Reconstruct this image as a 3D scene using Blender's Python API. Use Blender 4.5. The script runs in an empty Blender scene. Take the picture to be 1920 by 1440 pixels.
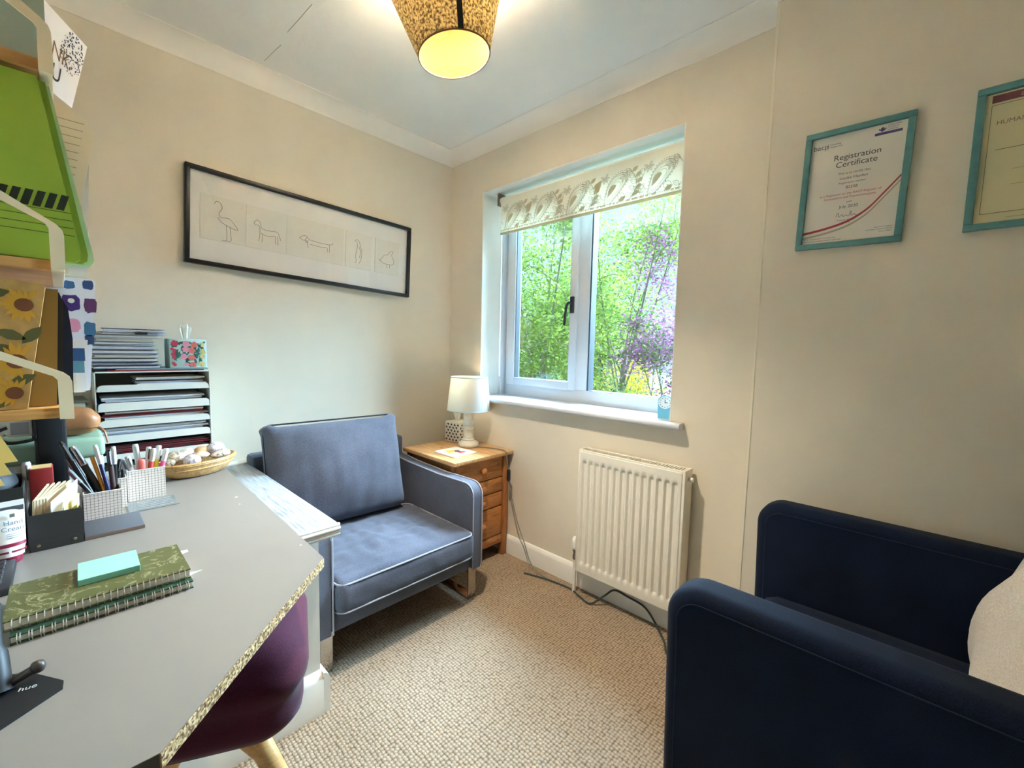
import bpy, bmesh, math, random
from mathutils import Vector, Matrix, noise, Euler
random.seed(7)
S = bpy.context.scene
COL = S.collection
R = math.radians
PI = math.pi

# ------------------------------------------------------------------ camera
cam = bpy.data.cameras.new('camera')
cam.sensor_fit = 'HORIZONTAL'; cam.sensor_width = 36.0
cam.lens = 803.75 / 1920 * 36; cam.clip_start = 0.01; cam.clip_end = 200
camo = bpy.data.objects.new('camera', cam); COL.objects.link(camo)
yaw, pit, rol = 0.759966, -0.082009, 0.022565
fw = Vector((-math.sin(yaw)*math.cos(pit), math.cos(yaw)*math.cos(pit), math.sin(pit)))
rt0 = Vector((math.cos(yaw), math.sin(yaw), 0)); up0 = rt0.cross(fw)
rt = rt0*math.cos(rol) + up0*math.sin(rol); up = up0*math.cos(rol) - rt0*math.sin(rol)
m = Matrix((rt, up, -fw)).transposed().to_4x4(); m.translation = (0, 0, 1.12)
camo.matrix_world = m
S.camera = camo

# ------------------------------------------------------------------ sky, sun, exposure
w = bpy.data.worlds.new('sky'); S.world = w; w.use_nodes = True
bg = w.node_tree.nodes['Background']
bg.inputs[0].default_value = (0.60, 0.84, 1.0, 1); bg.inputs[1].default_value = 0.48
sun = bpy.data.lights.new('hazy_sun', 'SUN'); sun.energy = 34; sun.angle = R(66); sun.color = (0.50, 0.76, 1.0)
suno = bpy.data.objects.new('hazy_sun', sun); COL.objects.link(suno); suno.location = (2, 8, 8)
suno.rotation_euler = Vector((0.05, -0.78, -0.53)).to_track_quat('-Z', 'Y').to_euler()
vs = S.view_settings
vs.view_transform = 'Standard'; vs.look = 'None'; vs.gamma = 1.0; vs.use_curve_mapping = False
vs.exposure = 1.36
try:
    S.cycles.max_bounces = 14; S.cycles.diffuse_bounces = 8; S.cycles.transparent_max_bounces = 24
    S.cycles.sample_clamp_indirect = 100
except Exception:
    pass

# ------------------------------------------------------------------ helpers: materials
def lin(c):
    if isinstance(c, str):
        c = tuple(int(c[i:i+2], 16) for i in (0, 2, 4))
    return tuple(((v/255)/12.92 if v/255 <= .04045 else ((v/255+.055)/1.055)**2.4) for v in c[:3]) + (1,)
class NT:
    def __init__(s, name):
        s.m = bpy.data.materials.new(name); s.m.use_nodes = True
        s.t = s.m.node_tree; s.b = s.t.nodes['Principled BSDF']; s.out = s.t.nodes['Material Output']
    def n(s, typ, **k):
        nd = s.t.nodes.new(typ)
        for a, v in k.items():
            if a.startswith('_'):
                nd.inputs[a[1:].replace('_', ' ')].default_value = v
            else: setattr(nd, a, v)
        return nd
    def l(s, a, b): s.t.links.new(a, b)
    def coord(s, scale=(1, 1, 1), rot=(0, 0, 0)):
        tc = s.n('ShaderNodeTexCoord'); mp = s.n('ShaderNodeMapping')
        mp.inputs['Scale'].default_value = scale; mp.inputs['Rotation'].default_value = rot
        s.l(tc.outputs['Object'], mp.inputs['Vector']); return mp.outputs[0]
    def ramp(s, fac, stops, interp='LINEAR'):
        r = s.n('ShaderNodeValToRGB'); r.color_ramp.interpolation = interp
        els = r.color_ramp.elements
        while len(els) < len(stops): els.new(0.5)
        for e, (p, c) in zip(els, stops): e.position = p; e.color = lin(c) if len(c) != 4 else c
        s.l(fac, r.inputs[0]); return r.outputs[0]
    def bump(s, h, strength=.3, dist=.001):
        b = s.n('ShaderNodeBump'); b.inputs['Strength'].default_value = strength; b.inputs['Distance'].default_value = dist
        s.l(h, b.inputs['Height']); s.l(b.outputs[0], s.b.inputs['Normal'])
MATS = {}
def M(name, col, rough=.55, metal=0, var=0, vs_=8, bump=0, bs=200, bd=.001, spec=.5, stretch=(1, 1, 1), sheen=0, emit=None, es=0, alpha=1):
    if name in MATS: return MATS[name]
    t = NT(name); c = lin(col); b = t.b
    b.inputs['Base Color'].default_value = c; b.inputs['Roughness'].default_value = rough
    b.inputs['Metallic'].default_value = metal; b.inputs['Specular IOR Level'].default_value = spec
    if sheen: b.inputs['Sheen Weight'].default_value = sheen
    if emit: b.inputs['Emission Color'].default_value = lin(emit); b.inputs['Emission Strength'].default_value = es
    if alpha < 1: b.inputs['Alpha'].default_value = alpha
    if var:
        nz = t.n('ShaderNodeTexNoise'); nz.inputs['Scale'].default_value = vs_; nz.inputs['Detail'].default_value = 4
        t.l(t.coord(stretch), nz.inputs['Vector'])
        d = tuple(max(0, x*(1-var)) for x in c[:3]) + (1,); h = tuple(min(1, x*(1+var)) for x in c[:3]) + (1,)
        t.l(t.ramp(nz.outputs['Fac'], [(.3, d), (.7, h)]), b.inputs['Base Color'])
    if bump:
        nb = t.n('ShaderNodeTexNoise'); nb.inputs['Scale'].default_value = bs; nb.inputs['Detail'].default_value = 3
        t.l(t.coord(stretch), nb.inputs['Vector']); t.bump(nb.outputs['Fac'], bump, bd)
    MATS[name] = t.m
    return t.m
def wood(name, dark, light, axis='Y', scale=6, rough=.45, knots=True):
    t = NT(name); st = {'X': (.12, 1, 1), 'Y': (1, .12, 1), 'Z': (1, 1, .12)}[axis]
    v = t.coord(tuple(a*scale for a in st))
    nz = t.n('ShaderNodeTexNoise'); nz.inputs['Scale'].default_value = 3.5; nz.inputs['Detail'].default_value = 7; nz.inputs['Distortion'].default_value = 1.2
    t.l(v, nz.inputs['Vector'])
    wv = t.n('ShaderNodeTexNoise'); wv.inputs['Scale'].default_value = 22; wv.inputs['Detail'].default_value = 3
    t.l(v, wv.inputs['Vector'])
    mx = t.n('ShaderNodeMath', operation='MULTIPLY_ADD'); mx.inputs[1].default_value = .3
    t.l(wv.outputs['Fac'], mx.inputs[0]); t.l(nz.outputs['Fac'], mx.inputs[2])
    c = t.ramp(mx.outputs[0], [(.42, dark), (.62, light), (.85, dark)])
    if knots:
        vo = t.n('ShaderNodeTexVoronoi'); vo.inputs['Scale'].default_value = 9; t.l(t.coord(), vo.inputs['Vector'])
        k = t.ramp(vo.outputs['Distance'], [(.05, (60, 32, 12)), (.11, (255, 255, 255))])
        mm = t.n('ShaderNodeMix', data_type='RGBA', blend_type='MULTIPLY'); mm.inputs[0].default_value = .75
        t.l(c, mm.inputs[6]); t.l(k, mm.inputs[7]); c = mm.outputs[2]
    t.l(c, t.b.inputs['Base Color']); t.b.inputs['Roughness'].default_value = rough
    t.bump(wv.outputs['Fac'], .12, .0006)
    MATS[name] = t.m; return t.m
def thin_glass(name, tint=(1, 1, 1, 1), refl=1.0):
    t = NT(name); t.t.nodes.remove(t.b)
    tr = t.n('ShaderNodeBsdfTransparent'); tr.inputs[0].default_value = tint
    gl = t.n('ShaderNodeBsdfGlossy'); gl.inputs['Roughness'].default_value = .01
    lw = t.n('ShaderNodeLayerWeight'); lw.inputs[0].default_value = .5
    pw = t.n('ShaderNodeMath', operation='POWER'); pw.inputs[1].default_value = 5; t.l(lw.outputs['Facing'], pw.inputs[0])
    mu = t.n('ShaderNodeMath', operation='MULTIPLY_ADD'); mu.inputs[1].default_value = .9*refl; mu.inputs[2].default_value = .035*refl; t.l(pw.outputs[0], mu.inputs[0])
    mx = t.n('ShaderNodeMixShader'); t.l(mu.outputs[0], mx.inputs[0]); t.l(tr.outputs[0], mx.inputs[1]); t.l(gl.outputs[0], mx.inputs[2])
    t.l(mx.outputs[0], t.out.inputs[0]); MATS[name] = t.m; return t.m
def translucent(name, col, tcol, fac=.5, bump=0, bs=300, noise_dark=None):
    t = NT(name); b = t.b; b.inputs['Roughness'].default_value = .9; b.inputs['Specular IOR Level'].default_value = .1
    b.inputs['Base Color'].default_value = lin(col)
    tl = t.n('ShaderNodeBsdfTranslucent'); tl.inputs[0].default_value = lin(tcol)
    mx = t.n('ShaderNodeMixShader'); mx.inputs[0].default_value = fac
    t.l(b.outputs[0], mx.inputs[1]); t.l(tl.outputs[0], mx.inputs[2]); t.l(mx.outputs[0], t.out.inputs[0])
    if noise_dark:
        nz = t.n('ShaderNodeTexNoise'); nz.inputs['Scale'].default_value = bs; nz.inputs['Detail'].default_value = 3
        t.l(t.coord((1, 1, 1)), nz.inputs['Vector'])
        t.l(t.ramp(nz.outputs['Fac'], [(.38, noise_dark), (.62, col)]), b.inputs['Base Color'])
        t.l(t.ramp(nz.outputs['Fac'], [(.38, noise_dark), (.62, tcol)]), tl.inputs[0])
    MATS[name] = t.m; return t.m

# ------------------------------------------------------------------ helpers: geometry
def catmull(pts, n=6, closed=False):
    P = [Vector(p) for p in pts]; out = []; L = len(P)
    for i in range(L if closed else L-1):
        if closed: a, b, c, d = P[(i-1) % L], P[i], P[(i+1) % L], P[(i+2) % L]
        else: a, b, c, d = P[max(i-1, 0)], P[i], P[i+1], P[min(i+2, L-1)]
        for k in range(n):
            t = k/n
            out.append(.5*((2*b) + (c-a)*t + (2*a-5*b+4*c-d)*t*t + (3*b-a-3*c+d)*t**3))
    if not closed: out.append(P[-1])
    return out
class B:
    def __init__(s): s.bm = bmesh.new()
    def box(s, x0, x1, y0, y1, z0, z1, bev=0, seg=2, T=None):
        if bev:
            t = bmesh.new()
        else: t = s.bm
        v = [t.verts.new((x, y, z)) for x in (x0, x1) for y in (y0, y1) for z in (z0, z1)]
        for f in ((0, 1, 3, 2), (4, 6, 7, 5), (0, 4, 5, 1), (2, 3, 7, 6), (0, 2, 6, 4), (1, 5, 7, 3)):
            t.faces.new([v[i] for i in f])
        if bev:
            bmesh.ops.bevel(t, geom=t.edges[:], offset=bev, segments=seg, profile=.5, affect='EDGES', clamp_overlap=True)
            s.merge(t, T)
        elif T is not None:
            for q in v: q.co = T @ q.co
        return s
    def merge(s, t, T=None):
        t.verts.index_update()
        vm = [s.bm.verts.new(T @ q.co if T is not None else q.co) for q in t.verts]
        for f in t.faces:
            try: s.bm.faces.new([vm[q.index] for q in f.verts])
            except ValueError: pass
        t.free()
    def tube(s, pts, r, n=8, closed=False, caps=True):
        P = [Vector(p) for p in pts]; L = len(P)
        rr = r if isinstance(r, (list, tuple)) else [r]*L
        nrm = None; rings = []
        for i in range(L):
            if closed: d = P[(i+1) % L]-P[i-1]
            else: d = P[min(i+1, L-1)]-P[max(i-1, 0)]
            if d.length < 1e-9: d = Vector((0, 0, 1))
            d.normalize()
            if nrm is None:
                nrm = d.cross(Vector((0, 0, 1)))
                if nrm.length < .05: nrm = d.cross(Vector((1, 0, 0)))
            nrm = (nrm - d*nrm.dot(d)).normalized(); bn = d.cross(nrm)
            rings.append([s.bm.verts.new(P[i] + (nrm*math.cos(2*PI*k/n) + bn*math.sin(2*PI*k/n))*rr[i]) for k in range(n)])
        for i in range(L if closed else L-1):
            a, b = rings[i], rings[(i+1) % L]
            for k in range(n): s.bm.faces.new((a[k], a[(k+1) % n], b[(k+1) % n], b[k]))
        if caps and not closed:
            s.bm.faces.new(rings[0][::-1]); s.bm.faces.new(rings[-1])
        return s
    def lathe(s, prof, c=(0, 0, 0), n=32, T=None):
        rings = []
        for r, z in prof:
            rg = []
            for k in range(n):
                p = Vector((c[0]+r*math.cos(2*PI*k/n), c[1]+r*math.sin(2*PI*k/n), c[2]+z))
                rg.append(s.bm.verts.new(T @ p if T is not None else p))
            rings.append(rg)
        for a, b in zip(rings, rings[1:]):
            for k in range(n): s.bm.faces.new((a[k], a[(k+1) % n], b[(k+1) % n], b[k]))
        if prof[0][0] > 1e-6: s.bm.faces.new(rings[0][::-1])
        if prof[-1][0] > 1e-6: s.bm.faces.new(rings[-1])
        return s
    def shell(s, prof, c=(0, 0, 0), n=40):   # lathe without caps (open profile)
        rings = [[s.bm.verts.new((c[0]+r*math.cos(2*PI*k/n), c[1]+r*math.sin(2*PI*k/n), c[2]+z)) for k in range(n)] for r, z in prof]
        for a, b in zip(rings, rings[1:]):
            for k in range(n): s.bm.faces.new((a[k], a[(k+1) % n], b[(k+1) % n], b[k]))
        return s
    def prism(s, poly, ext):
        e = Vector(ext); a = [s.bm.verts.new(p) for p in poly]; b = [s.bm.verts.new(Vector(p)+e) for p in poly]
        n = len(a); s.bm.faces.new(a[::-1]); s.bm.faces.new(b)
        for i in range(n): s.bm.faces.new((a[i], a[(i+1) % n], b[(i+1) % n], b[i]))
        return s
    def grid(s, f, nu, nv, cu=False, cv=False):
        g = [[s.bm.verts.new(f(i/nu, j/nv)) for j in range(nv if cv else nv+1)] for i in range(nu if cu else nu+1)]
        for i in range(nu):
            for j in range(nv):
                i2 = (i+1) % nu if cu else i+1; j2 = (j+1) % nv if cv else j+1
                s.bm.faces.new((g[i][j], g[i2][j], g[i2][j2], g[i][j2]))
        return s
    def face(s, pts):
        s.bm.faces.new([s.bm.verts.new(p) for p in pts]); return s
    def soft(s, c, size, r, puff=(0, 0, 0), n=(14, 14, 6), wr=0, wf=8, T=None, fn=None):
        t = bmesh.new(); h = [q/2 for q in size]
        cache = {}
        def V(i, j, k):
            key = (i, j, k)
            if key not in cache: cache[key] = t.verts.new((-1+2*i/n[0], -1+2*j/n[1], -1+2*k/n[2]))
            return cache[key]
        for i in range(n[0]):
            for j in range(n[1]):
                t.faces.new((V(i, j, 0), V(i, j+1, 0), V(i+1, j+1, 0), V(i+1, j, 0)))
                t.faces.new((V(i, j, n[2]), V(i+1, j, n[2]), V(i+1, j+1, n[2]), V(i, j+1, n[2])))
        for i in range(n[0]):
            for k in range(n[2]):
                t.faces.new((V(i, 0, k), V(i+1, 0, k), V(i+1, 0, k+1), V(i, 0, k+1)))
                t.faces.new((V(i, n[1], k), V(i, n[1], k+1), V(i+1, n[1], k+1), V(i+1, n[1], k)))
        for j in range(n[1]):
            for k in range(n[2]):
                t.faces.new((V(0, j, k), V(0, j, k+1), V(0, j+1, k+1), V(0, j+1, k)))
                t.faces.new((V(n[0], j, k), V(n[0], j+1, k), V(n[0], j+1, k+1), V(n[0], j, k+1)))
        for q in t.verts:
            u = q.co.copy(); p = Vector((u[0]*h[0], u[1]*h[1], u[2]*h[2]))
            rr = min(r, *h)
            inn = Vector([max(-(h[a]-rr), min(h[a]-rr, p[a])) for a in range(3)])
            d = p-inn
            if d.length > 1e-9:
                p = inn + d.normalized()*rr if d.length > rr*.3 else p
            for a in range(3):
                if puff[a]:
                    o = [b for b in range(3) if b != a]
                    p[a] += puff[a]*u[a]*(1-u[o[0]]**2)*(1-u[o[1]]**2)
            if wr:
                nv = noise.noise(Vector((p[0]*wf, p[1]*wf, p[2]*wf)))
                p += p.normalized()*wr*nv
            if fn: p = fn(p, u)
            q.co = p + Vector(c)
        s.merge(t, T); return s
    def done(s, name, mat=None, parent=None, sm=40, world=False, label=None, fix=True):
        if fix: bmesh.ops.recalc_face_normals(s.bm, faces=s.bm.faces[:])
        me = bpy.data.meshes.new(name); s.bm.to_mesh(me); s.bm.free()
        if world and parent is not None: me.transform(parent.matrix_basis.inverted() if parent.parent is None else (parent.parent.matrix_basis @ parent.matrix_basis).inverted())
        return link(name, me, mat, parent, sm, label)
def link(name, me, mat=None, parent=None, sm=40, label=None):
    if mat is not None:
        me.materials.clear(); me.materials.append(mat)
    if sm:
        me.polygons.foreach_set('use_smooth', [True]*len(me.polygons))
        try: me.set_sharp_from_angle(angle=R(sm))
        except Exception: pass
    o = bpy.data.objects.new(name, me); COL.objects.link(o)
    if parent is not None: o.parent = parent
    if label: o['label'] = label
    return o
def thing(name, label, cat, loc=(0, 0, 0), rot=(0, 0, 0), group=None, kind=None):
    o = bpy.data.objects.new(name, None); COL.objects.link(o); o.empty_display_size = .05
    o.matrix_basis = Matrix.Translation(loc) @ Euler(rot).to_matrix().to_4x4()
    if kind: o['kind'] = kind
    o['label'] = label; o['category'] = cat
    if group: o['group'] = group
    return o
def tag(o, label, cat, group=None, kind=None):
    o['label'] = label; o['category'] = cat
    if group: o['group'] = group
    if kind: o['kind'] = kind
    return o
def struct(o, label=None, cat=None):
    o['kind'] = 'structure'
    if label: o['label'] = label
    if cat: o['category'] = cat
    return o
def text(name, s, size, mat, parent, loc, rot=(PI/2, 0, 0), align='CENTER', ext=0.0, sx=1, shear=0):
    cu = bpy.data.curves.new('t', 'FONT'); cu.body = s; cu.size = size; cu.align_x = align; cu.extrude = ext; cu.shear = shear
    o = bpy.data.objects.new('t', cu); COL.objects.link(o)
    me = bpy.data.meshes.new_from_object(o.evaluated_get(bpy.context.evaluated_depsgraph_get()))
    bpy.data.objects.remove(o); bpy.data.curves.remove(cu)
    me.transform(Matrix.Translation(loc) @ Euler(rot).to_matrix().to_4x4() @ Matrix.Diagonal((sx, 1, 1, 1)))
    me.name = name
    return link(name, me, mat, parent, 0)
def Tm(loc=(0, 0, 0), rot=(0, 0, 0)): return Matrix.Translation(loc) @ Euler(rot).to_matrix().to_4x4()

# ------------------------------------------------------------------ room materials
def paint(name, col, bumpy=.15, bs=90, rough=.75):
    t = NT(name); t.b.inputs['Base Color'].default_value = lin(col); t.b.inputs['Roughness'].default_value = rough
    t.b.inputs['Specular IOR Level'].default_value = .25
    nz = t.n('ShaderNodeTexNoise'); nz.inputs['Scale'].default_value = bs; nz.inputs['Detail'].default_value = 5
    t.l(t.coord(), nz.inputs['Vector']); t.bump(nz.outputs['Fac'], bumpy, .002)
    n2 = t.n('ShaderNodeTexNoise'); n2.inputs['Scale'].default_value = 3; n2.inputs['Detail'].default_value = 3; t.l(t.coord(), n2.inputs['Vector'])
    c = lin(col); t.l(t.ramp(n2.outputs['Fac'], [(.3, tuple(x*.965 for x in c[:3])+(1,)), (.7, tuple(min(1, x*1.03) for x in c[:3])+(1,))]), t.b.inputs['Base Color'])
    MATS[name] = t.m; return t.m
WALL = paint('wall_paint', (222, 212, 194))
CEIL = paint('ceiling_paint', (232, 230, 224), .5, 45)
WHITE = M('white_gloss_paint', (232, 230, 222), .35)
UPVC = M('white_upvc', (206, 208, 212), .25)
def carpet():
    t = NT('loop_pile_carpet'); v = t.coord()
    vo = t.n('ShaderNodeTexVoronoi', feature='F1'); vo.inputs['Scale'].default_value = 92; vo.inputs['Randomness'].default_value = .3; t.l(v, vo.inputs['Vector'])
    nz = t.n('ShaderNodeTexNoise'); nz.inputs['Scale'].default_value = 260; nz.inputs['Detail'].default_value = 2; t.l(v, nz.inputs['Vector'])
    mx = t.n('ShaderNodeMath', operation='MULTIPLY_ADD'); mx.inputs[1].default_value = .35; t.l(nz.outputs['Fac'], mx.inputs[0]); t.l(vo.outputs['Distance'], mx.inputs[2])
    c = t.ramp(mx.outputs[0], [(.3, (184, 166, 145)), (.62, (165, 146, 124)), (.86, (116, 98, 79))])
    n2 = t.n('ShaderNodeTexNoise'); n2.inputs['Scale'].default_value = 2.2; n2.inputs['Detail'].default_value = 3; t.l(v, n2.inputs['Vector'])
    c2 = t.ramp(n2.outputs['Fac'], [(.3, (232, 226, 218)), (.7, (255, 255, 255))])
    mm = t.n('ShaderNodeMix', data_type='RGBA', blend_type='MULTIPLY'); mm.inputs[0].default_value = 1
    t.l(c, mm.inputs[6]); t.l(c2, mm.inputs[7]); t.l(mm.outputs[2], t.b.inputs['Base Color'])
    t.b.inputs['Roughness'].default_value = .95; t.b.inputs['Specular IOR Level'].default_value = .1
    iv = t.n('ShaderNodeMath', operation='SUBTRACT'); iv.inputs[0].default_value = 1; t.l(mx.outputs[0], iv.inputs[1])
    t.bump(iv.outputs[0], .9, .006); return t.m
CARPET = carpet()

# ------------------------------------------------------------------ room shell
XL, YB, ZC, ZF = -2.107, 1.66, 2.253, 0.0
YP = 1.553; XP = -0.391           # projecting wall right of the window recess
XR = 0.62; YF = -0.34; XD = -0.42; YR = -1.15
th = .12
struct(B().box(XL-th, XR+th, YR-th, YB+.25, -.1, 0).done('floor', CARPET, sm=0), 'beige loop pile carpet covering the floor')
struct(B().box(XL-th, XR+th, YR-th, YB+.25, ZC, ZC+.1).done('ceiling', CEIL, sm=0), 'white textured ceiling')
struct(B().box(XL-th, XL, YR-th, YB+.25, 0, ZC).done('wall_left', WALL, sm=0), 'beige wall with the long black picture')
WX0, WX1, WZ0, WZ1 = -1.832, -.704, .828, 1.983; WO = YB+.26
wb = B()
wb.box(XL-.0, WX0, YB, WO, 0, ZC); wb.box(WX1, XP+.02, YB, WO, 0, ZC)
wb.box(WX0, WX1, YB, WO, 0, WZ0); wb.box(WX0, WX1, YB, WO, WZ1, ZC)
wallb = struct(wb.done('wall_back', WALL, sm=0), 'beige window wall')
rv = B()
e = .004
rv.box(WX0, WX0+e, YB-.001, WO-.02, WZ0, WZ1); rv.box(WX1-e, WX1, YB-.001, WO-.02, WZ0, WZ1); rv.box(WX0, WX1, YB-.001, WO-.02, WZ1-e, WZ1)
rv.done('reveal', WHITE, wallb, sm=0)
struct(B().box(XP, XR+th, YP, WO, 0, ZC).done('wall_back_right', WALL, sm=0), 'beige wall with the framed certificates')
B().box(XP-.004, XP+.003, YP-.0015, YP+.003, 0, ZC-.067).done('corner_bead', M('bead', (226, 218, 198), .6), bpy.data.objects['wall_back_right'], sm=0)
struct(B().box(XR, XR+th, YR-th, YB, 0, ZC).done('wall_right', WALL, sm=0))
struct(B().box(XL-th, XD, YF-th, YF, 0, ZC).done('wall_front', WALL, sm=0))
struct(B().box(XD-th, XD, YR, YF-th+.001, 0, ZC).done('wall_doorway', WALL, sm=0))
struct(B().box(XD-th, XR+th, YR-th, YR, 0, ZC).done('wall_rear', WALL, sm=0))
# coving: concave quarter profile swept along each wall
def cove(name, p0, p1, inward, ext0=0, ext1=0):
    p0, p1, i = Vector(p0), Vector(p1), Vector(inward); c = .067
    prof = [(0, 0), (0, c), (c, c)]
    a = [(c - c*.96*math.cos(t), c*(1-0)*0 + c*.96*math.sin(t)) for t in ()]
    curve = []
    for k in range(9):
        t = PI/2*k/8
        curve.append((.003+(c-.003)*(1-math.cos(t)), .0+(c-.003)*math.sin(t)))
    poly = [(0, 0)] + [(.004, 0)] + curve[1:] + [(c, c)] + [(0, c)]
    # mitre: ends slide with the inward offset
    d = (p1-p0).normalized(); b = B()
    A = [b.bm.verts.new(p0 + i*u + Vector((0, 0, v-c)) + d*(u*ext0)) for u, v in poly]
    Z = [b.bm.verts.new(p1 + i*u + Vector((0, 0, v-c)) - d*(u*ext1)) for u, v in poly]
    n = len(A)
    for k in range(n): b.bm.faces.new((A[k], A[(k+1) % n], Z[(k+1) % n], Z[k]))
    b.bm.faces.new(A); b.bm.faces.new(Z[::-1])
    return struct(b.done(name, M('cove_paint', (236, 230, 220), .6), sm=30), 'white coving along the ceiling')
cove('trim_1', (XL, YF, ZC), (XL, YB, ZC), (1, 0, 0), 0, 1)
cove('trim_2', (XL, YB, ZC), (XP, YB, ZC), (0, -1, 0), 1, 1)
cove('trim_3', (XP, YB, ZC), (XP, YP, ZC), (-1, 0, 0), 1, -1)
cove('trim_4', (XP, YP, ZC), (XR, YP, ZC), (0, -1, 0), -1, 0)
def skirt(name, p0, p1, inward, h=.1, t=.016):
    p0, p1, i = Vector(p0), Vector(p1), Vector(inward)
    poly = [(0, 0), (t, 0), (t, h-.022), (t*.75, h-.01), (t*.35, h-.002), (0, h)]
    b = B(); b.prism([p0+i*u+Vector((0, 0, v)) for u, v in poly], p1-p0)
    return struct(b.done(name, WHITE, sm=30), 'white skirting board')
skirt('baseboard_back', (XL, YB, 0), (XP, YB, 0), (0, -1, 0))
skirt('baseboard_left', (XL, .51, 0), (XL, YB, 0), (1, 0, 0))
skirt('baseboard_back_right', (XP, YP, 0), (XR, YP, 0), (0, -1, 0))
skirt('baseboard_return', (XP, YB, 0), (XP, YP, 0), (-1, 0, 0))
# boxed-in stair bulkhead under the desk, its ledge and skirting
BX, BY, BZ = -1.262, .505, .575
struct(B().box(XL, BX, YF, BY, 0, BZ).done('wall_stair_box', paint('box_paint', (214, 210, 200), .05), sm=0), 'painted boxing under the desk')
skirt('baseboard_stair_box', (BX, YF, 0), (BX, BY, 0), (1, 0, 0), .13, .024)
skirt('baseboard_stair_box_end', (BX+.024, BY, 0), (-1.62, BY, 0), (0, 1, 0), .13, .02)
lm = NT('limed_ledge_boards'); v = lm.coord((3, 40, 40)); nz = lm.n('ShaderNodeTexNoise'); nz.inputs['Scale'].default_value = 4; nz.inputs['Detail'].default_value = 6; lm.l(v, nz.inputs['Vector'])
lm.l(lm.ramp(nz.outputs['Fac'], [(.35, (122, 126, 130)), (.5, (156, 160, 163)), (.7, (172, 174, 175))]), lm.b.inputs['Base Color']); lm.b.inputs['Roughness'].default_value = .4
lg = struct(B().box(XL, -1.19, .40, .535, .575, .605, .003).done('trim_5', lm.m, sm=30), 'pale grained ledge board between desk and grey armchair')
b = B()   # reeded nosing at the ledge's end
for k in range(4):
    b.tube([(-1.186+.004*(k == 1), .40, .602-.009*k), (-1.186+.004*(k == 1), .535, .602-.009*k)], .006, 10)
b.done('reeded_nosing', WHITE, lg, sm=50)
B().box(XL+.001, XL+.05, .42, .545, .6, .612, .002).done('end_block', WHITE, lg, sm=30)

# ------------------------------------------------------------------ window
win = thing('window_1', 'white casement window with two panes', 'window', (-1.268, YB+.19, WZ0), kind='structure')
FY = YB+.188
def fr(name, x0, x1, z0, z1, wd, y0, y1, mat=UPVC, parent=win, bev=.006):
    b = B()
    b.box(x0, x0+wd[0], y0, y1, z0, z1, bev); b.box(x1-wd[1], x1, y0, y1, z0, z1, bev)
    b.box(x0+wd[0]-.002, x1-wd[1]+.002, y0, y1, z0, z0+wd[2], bev); b.box(x0+wd[0]-.002, x1-wd[1]+.002, y0, y1, z1-wd[3], z1, bev)
    return b.done(name, mat, parent, 40, True)
fr('frame', WX0+.003, WX1-.003, .842, WZ1-.004, (.042, .042, .072, .06), FY, FY+.065)
B().box(-1.305, -1.232, FY-.0015, FY+.06, .9125, WZ1-.062, .004).done('mullion', UPVC, win, 40, True)
B().box(WX0+.002, WX0+.02, YB+.146, FY+.002, .842, WZ1-.004, .002).done('trim_strip', UPVC, win, 40, True)
cs = fr('casement', -1.797, -1.298, .908, WZ1-.06, (.062, .046, .046, .05), FY-.014, FY+.04)
GASK = M('dark_gasket', (70, 80, 88), .5)
fr('gasket', -1.738, -1.342, .951, WZ1-.1, (.007, .007, .003, .004), FY-.004, FY+.03, GASK, win, 0)
fr('gasket', -1.232, WX1-.044, .912, WZ1-.062, (.009, .009, .003, .004), FY+.004, FY+.05, GASK, win, 0)
GL = thin_glass('window_glass', (.97, .985, .98, 1))
B().box(-1.735, -1.344, FY+.016, FY+.02, .953, WZ1-.108).done('pane', GL, win, 0, True)
B().box(-1.228, WX1-.05, FY+.03, FY+.034, .914, WZ1-.066).done('pane', GL, win, 0, True)
HB = M('dark_bronze_handle', (58, 54, 60), .35, .3)
hd = B().box(-1.334, -1.312, FY-.026, FY-.012, 1.31, 1.395, .004).done('handle', HB, win, 40, True)
b = B(); b.tube(catmull([(-1.323, FY-.02, 1.36), (-1.325, FY-.045, 1.362), (-1.335, FY-.052, 1.34), (-1.345, FY-.05, 1.28), (-1.347, FY-.05, 1.245)], 5), [.008]*6+[.007]*15, 8)
b.done('lever', HB, hd, 50, True)
b = B(); b.box(WX0+.001, WX1-.001, YB-.01, FY+.002, .828, .848); poly = [(YB-.004, .822), (YB-.04, .822)] + [(YB-.04-.013*math.sin(t), .835-.013*math.cos(t)) for t in [PI*k/8 for k in range(9)]] + [(YB-.004, .848)]
b.prism([(WX0-.05, y, z) for y, z in poly], (WX1-WX0+.105, 0, 0))
b.done('sill', UPVC, win, 30, True)

# ------------------------------------------------------------------ roller blind
bl = thing('roller_blind', 'cream roller blind with a beige paisley print, half lowered in the window', 'blind', (-1.23, YB+.06, 1.93))
FAB = translucent('blind_fabric', (244, 242, 232), (242, 240, 226), .3)
BEIGE = translucent('blind_print_beige', (206, 195, 168), (206, 194, 160), .3)
GREY = translucent('blind_print_grey', (160, 153, 134), (160, 152, 130), .28)
by = YB+.052
b = B(); b.tube([(-1.755, by+.022, 1.935), (-.709, by+.022, 1.935)], .021, 20); b.done('roller_tube', FAB, bl, 40, True)
b = B(); b.box(-1.768, -1.754, by-.004, by+.048, 1.908, 1.975, .003); b.box(-1.764, -1.75, by+.004, by+.04, 1.918, 1.952, .003); b.done('bracket', M('blind_bracket', (120, 100, 84), .5), bl, 40, True)
def bz(x): return 1.757
B().box(-1.74, -.722, by, by+.0016, 1.757, 1.94).done('fabric', FAB, bl, 0, True)
B().box(-1.742, -.72, by-.001, by+.006, 1.747, 1.76, .002).done('hem_bar', BEIGE, bl, 40, True)
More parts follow.
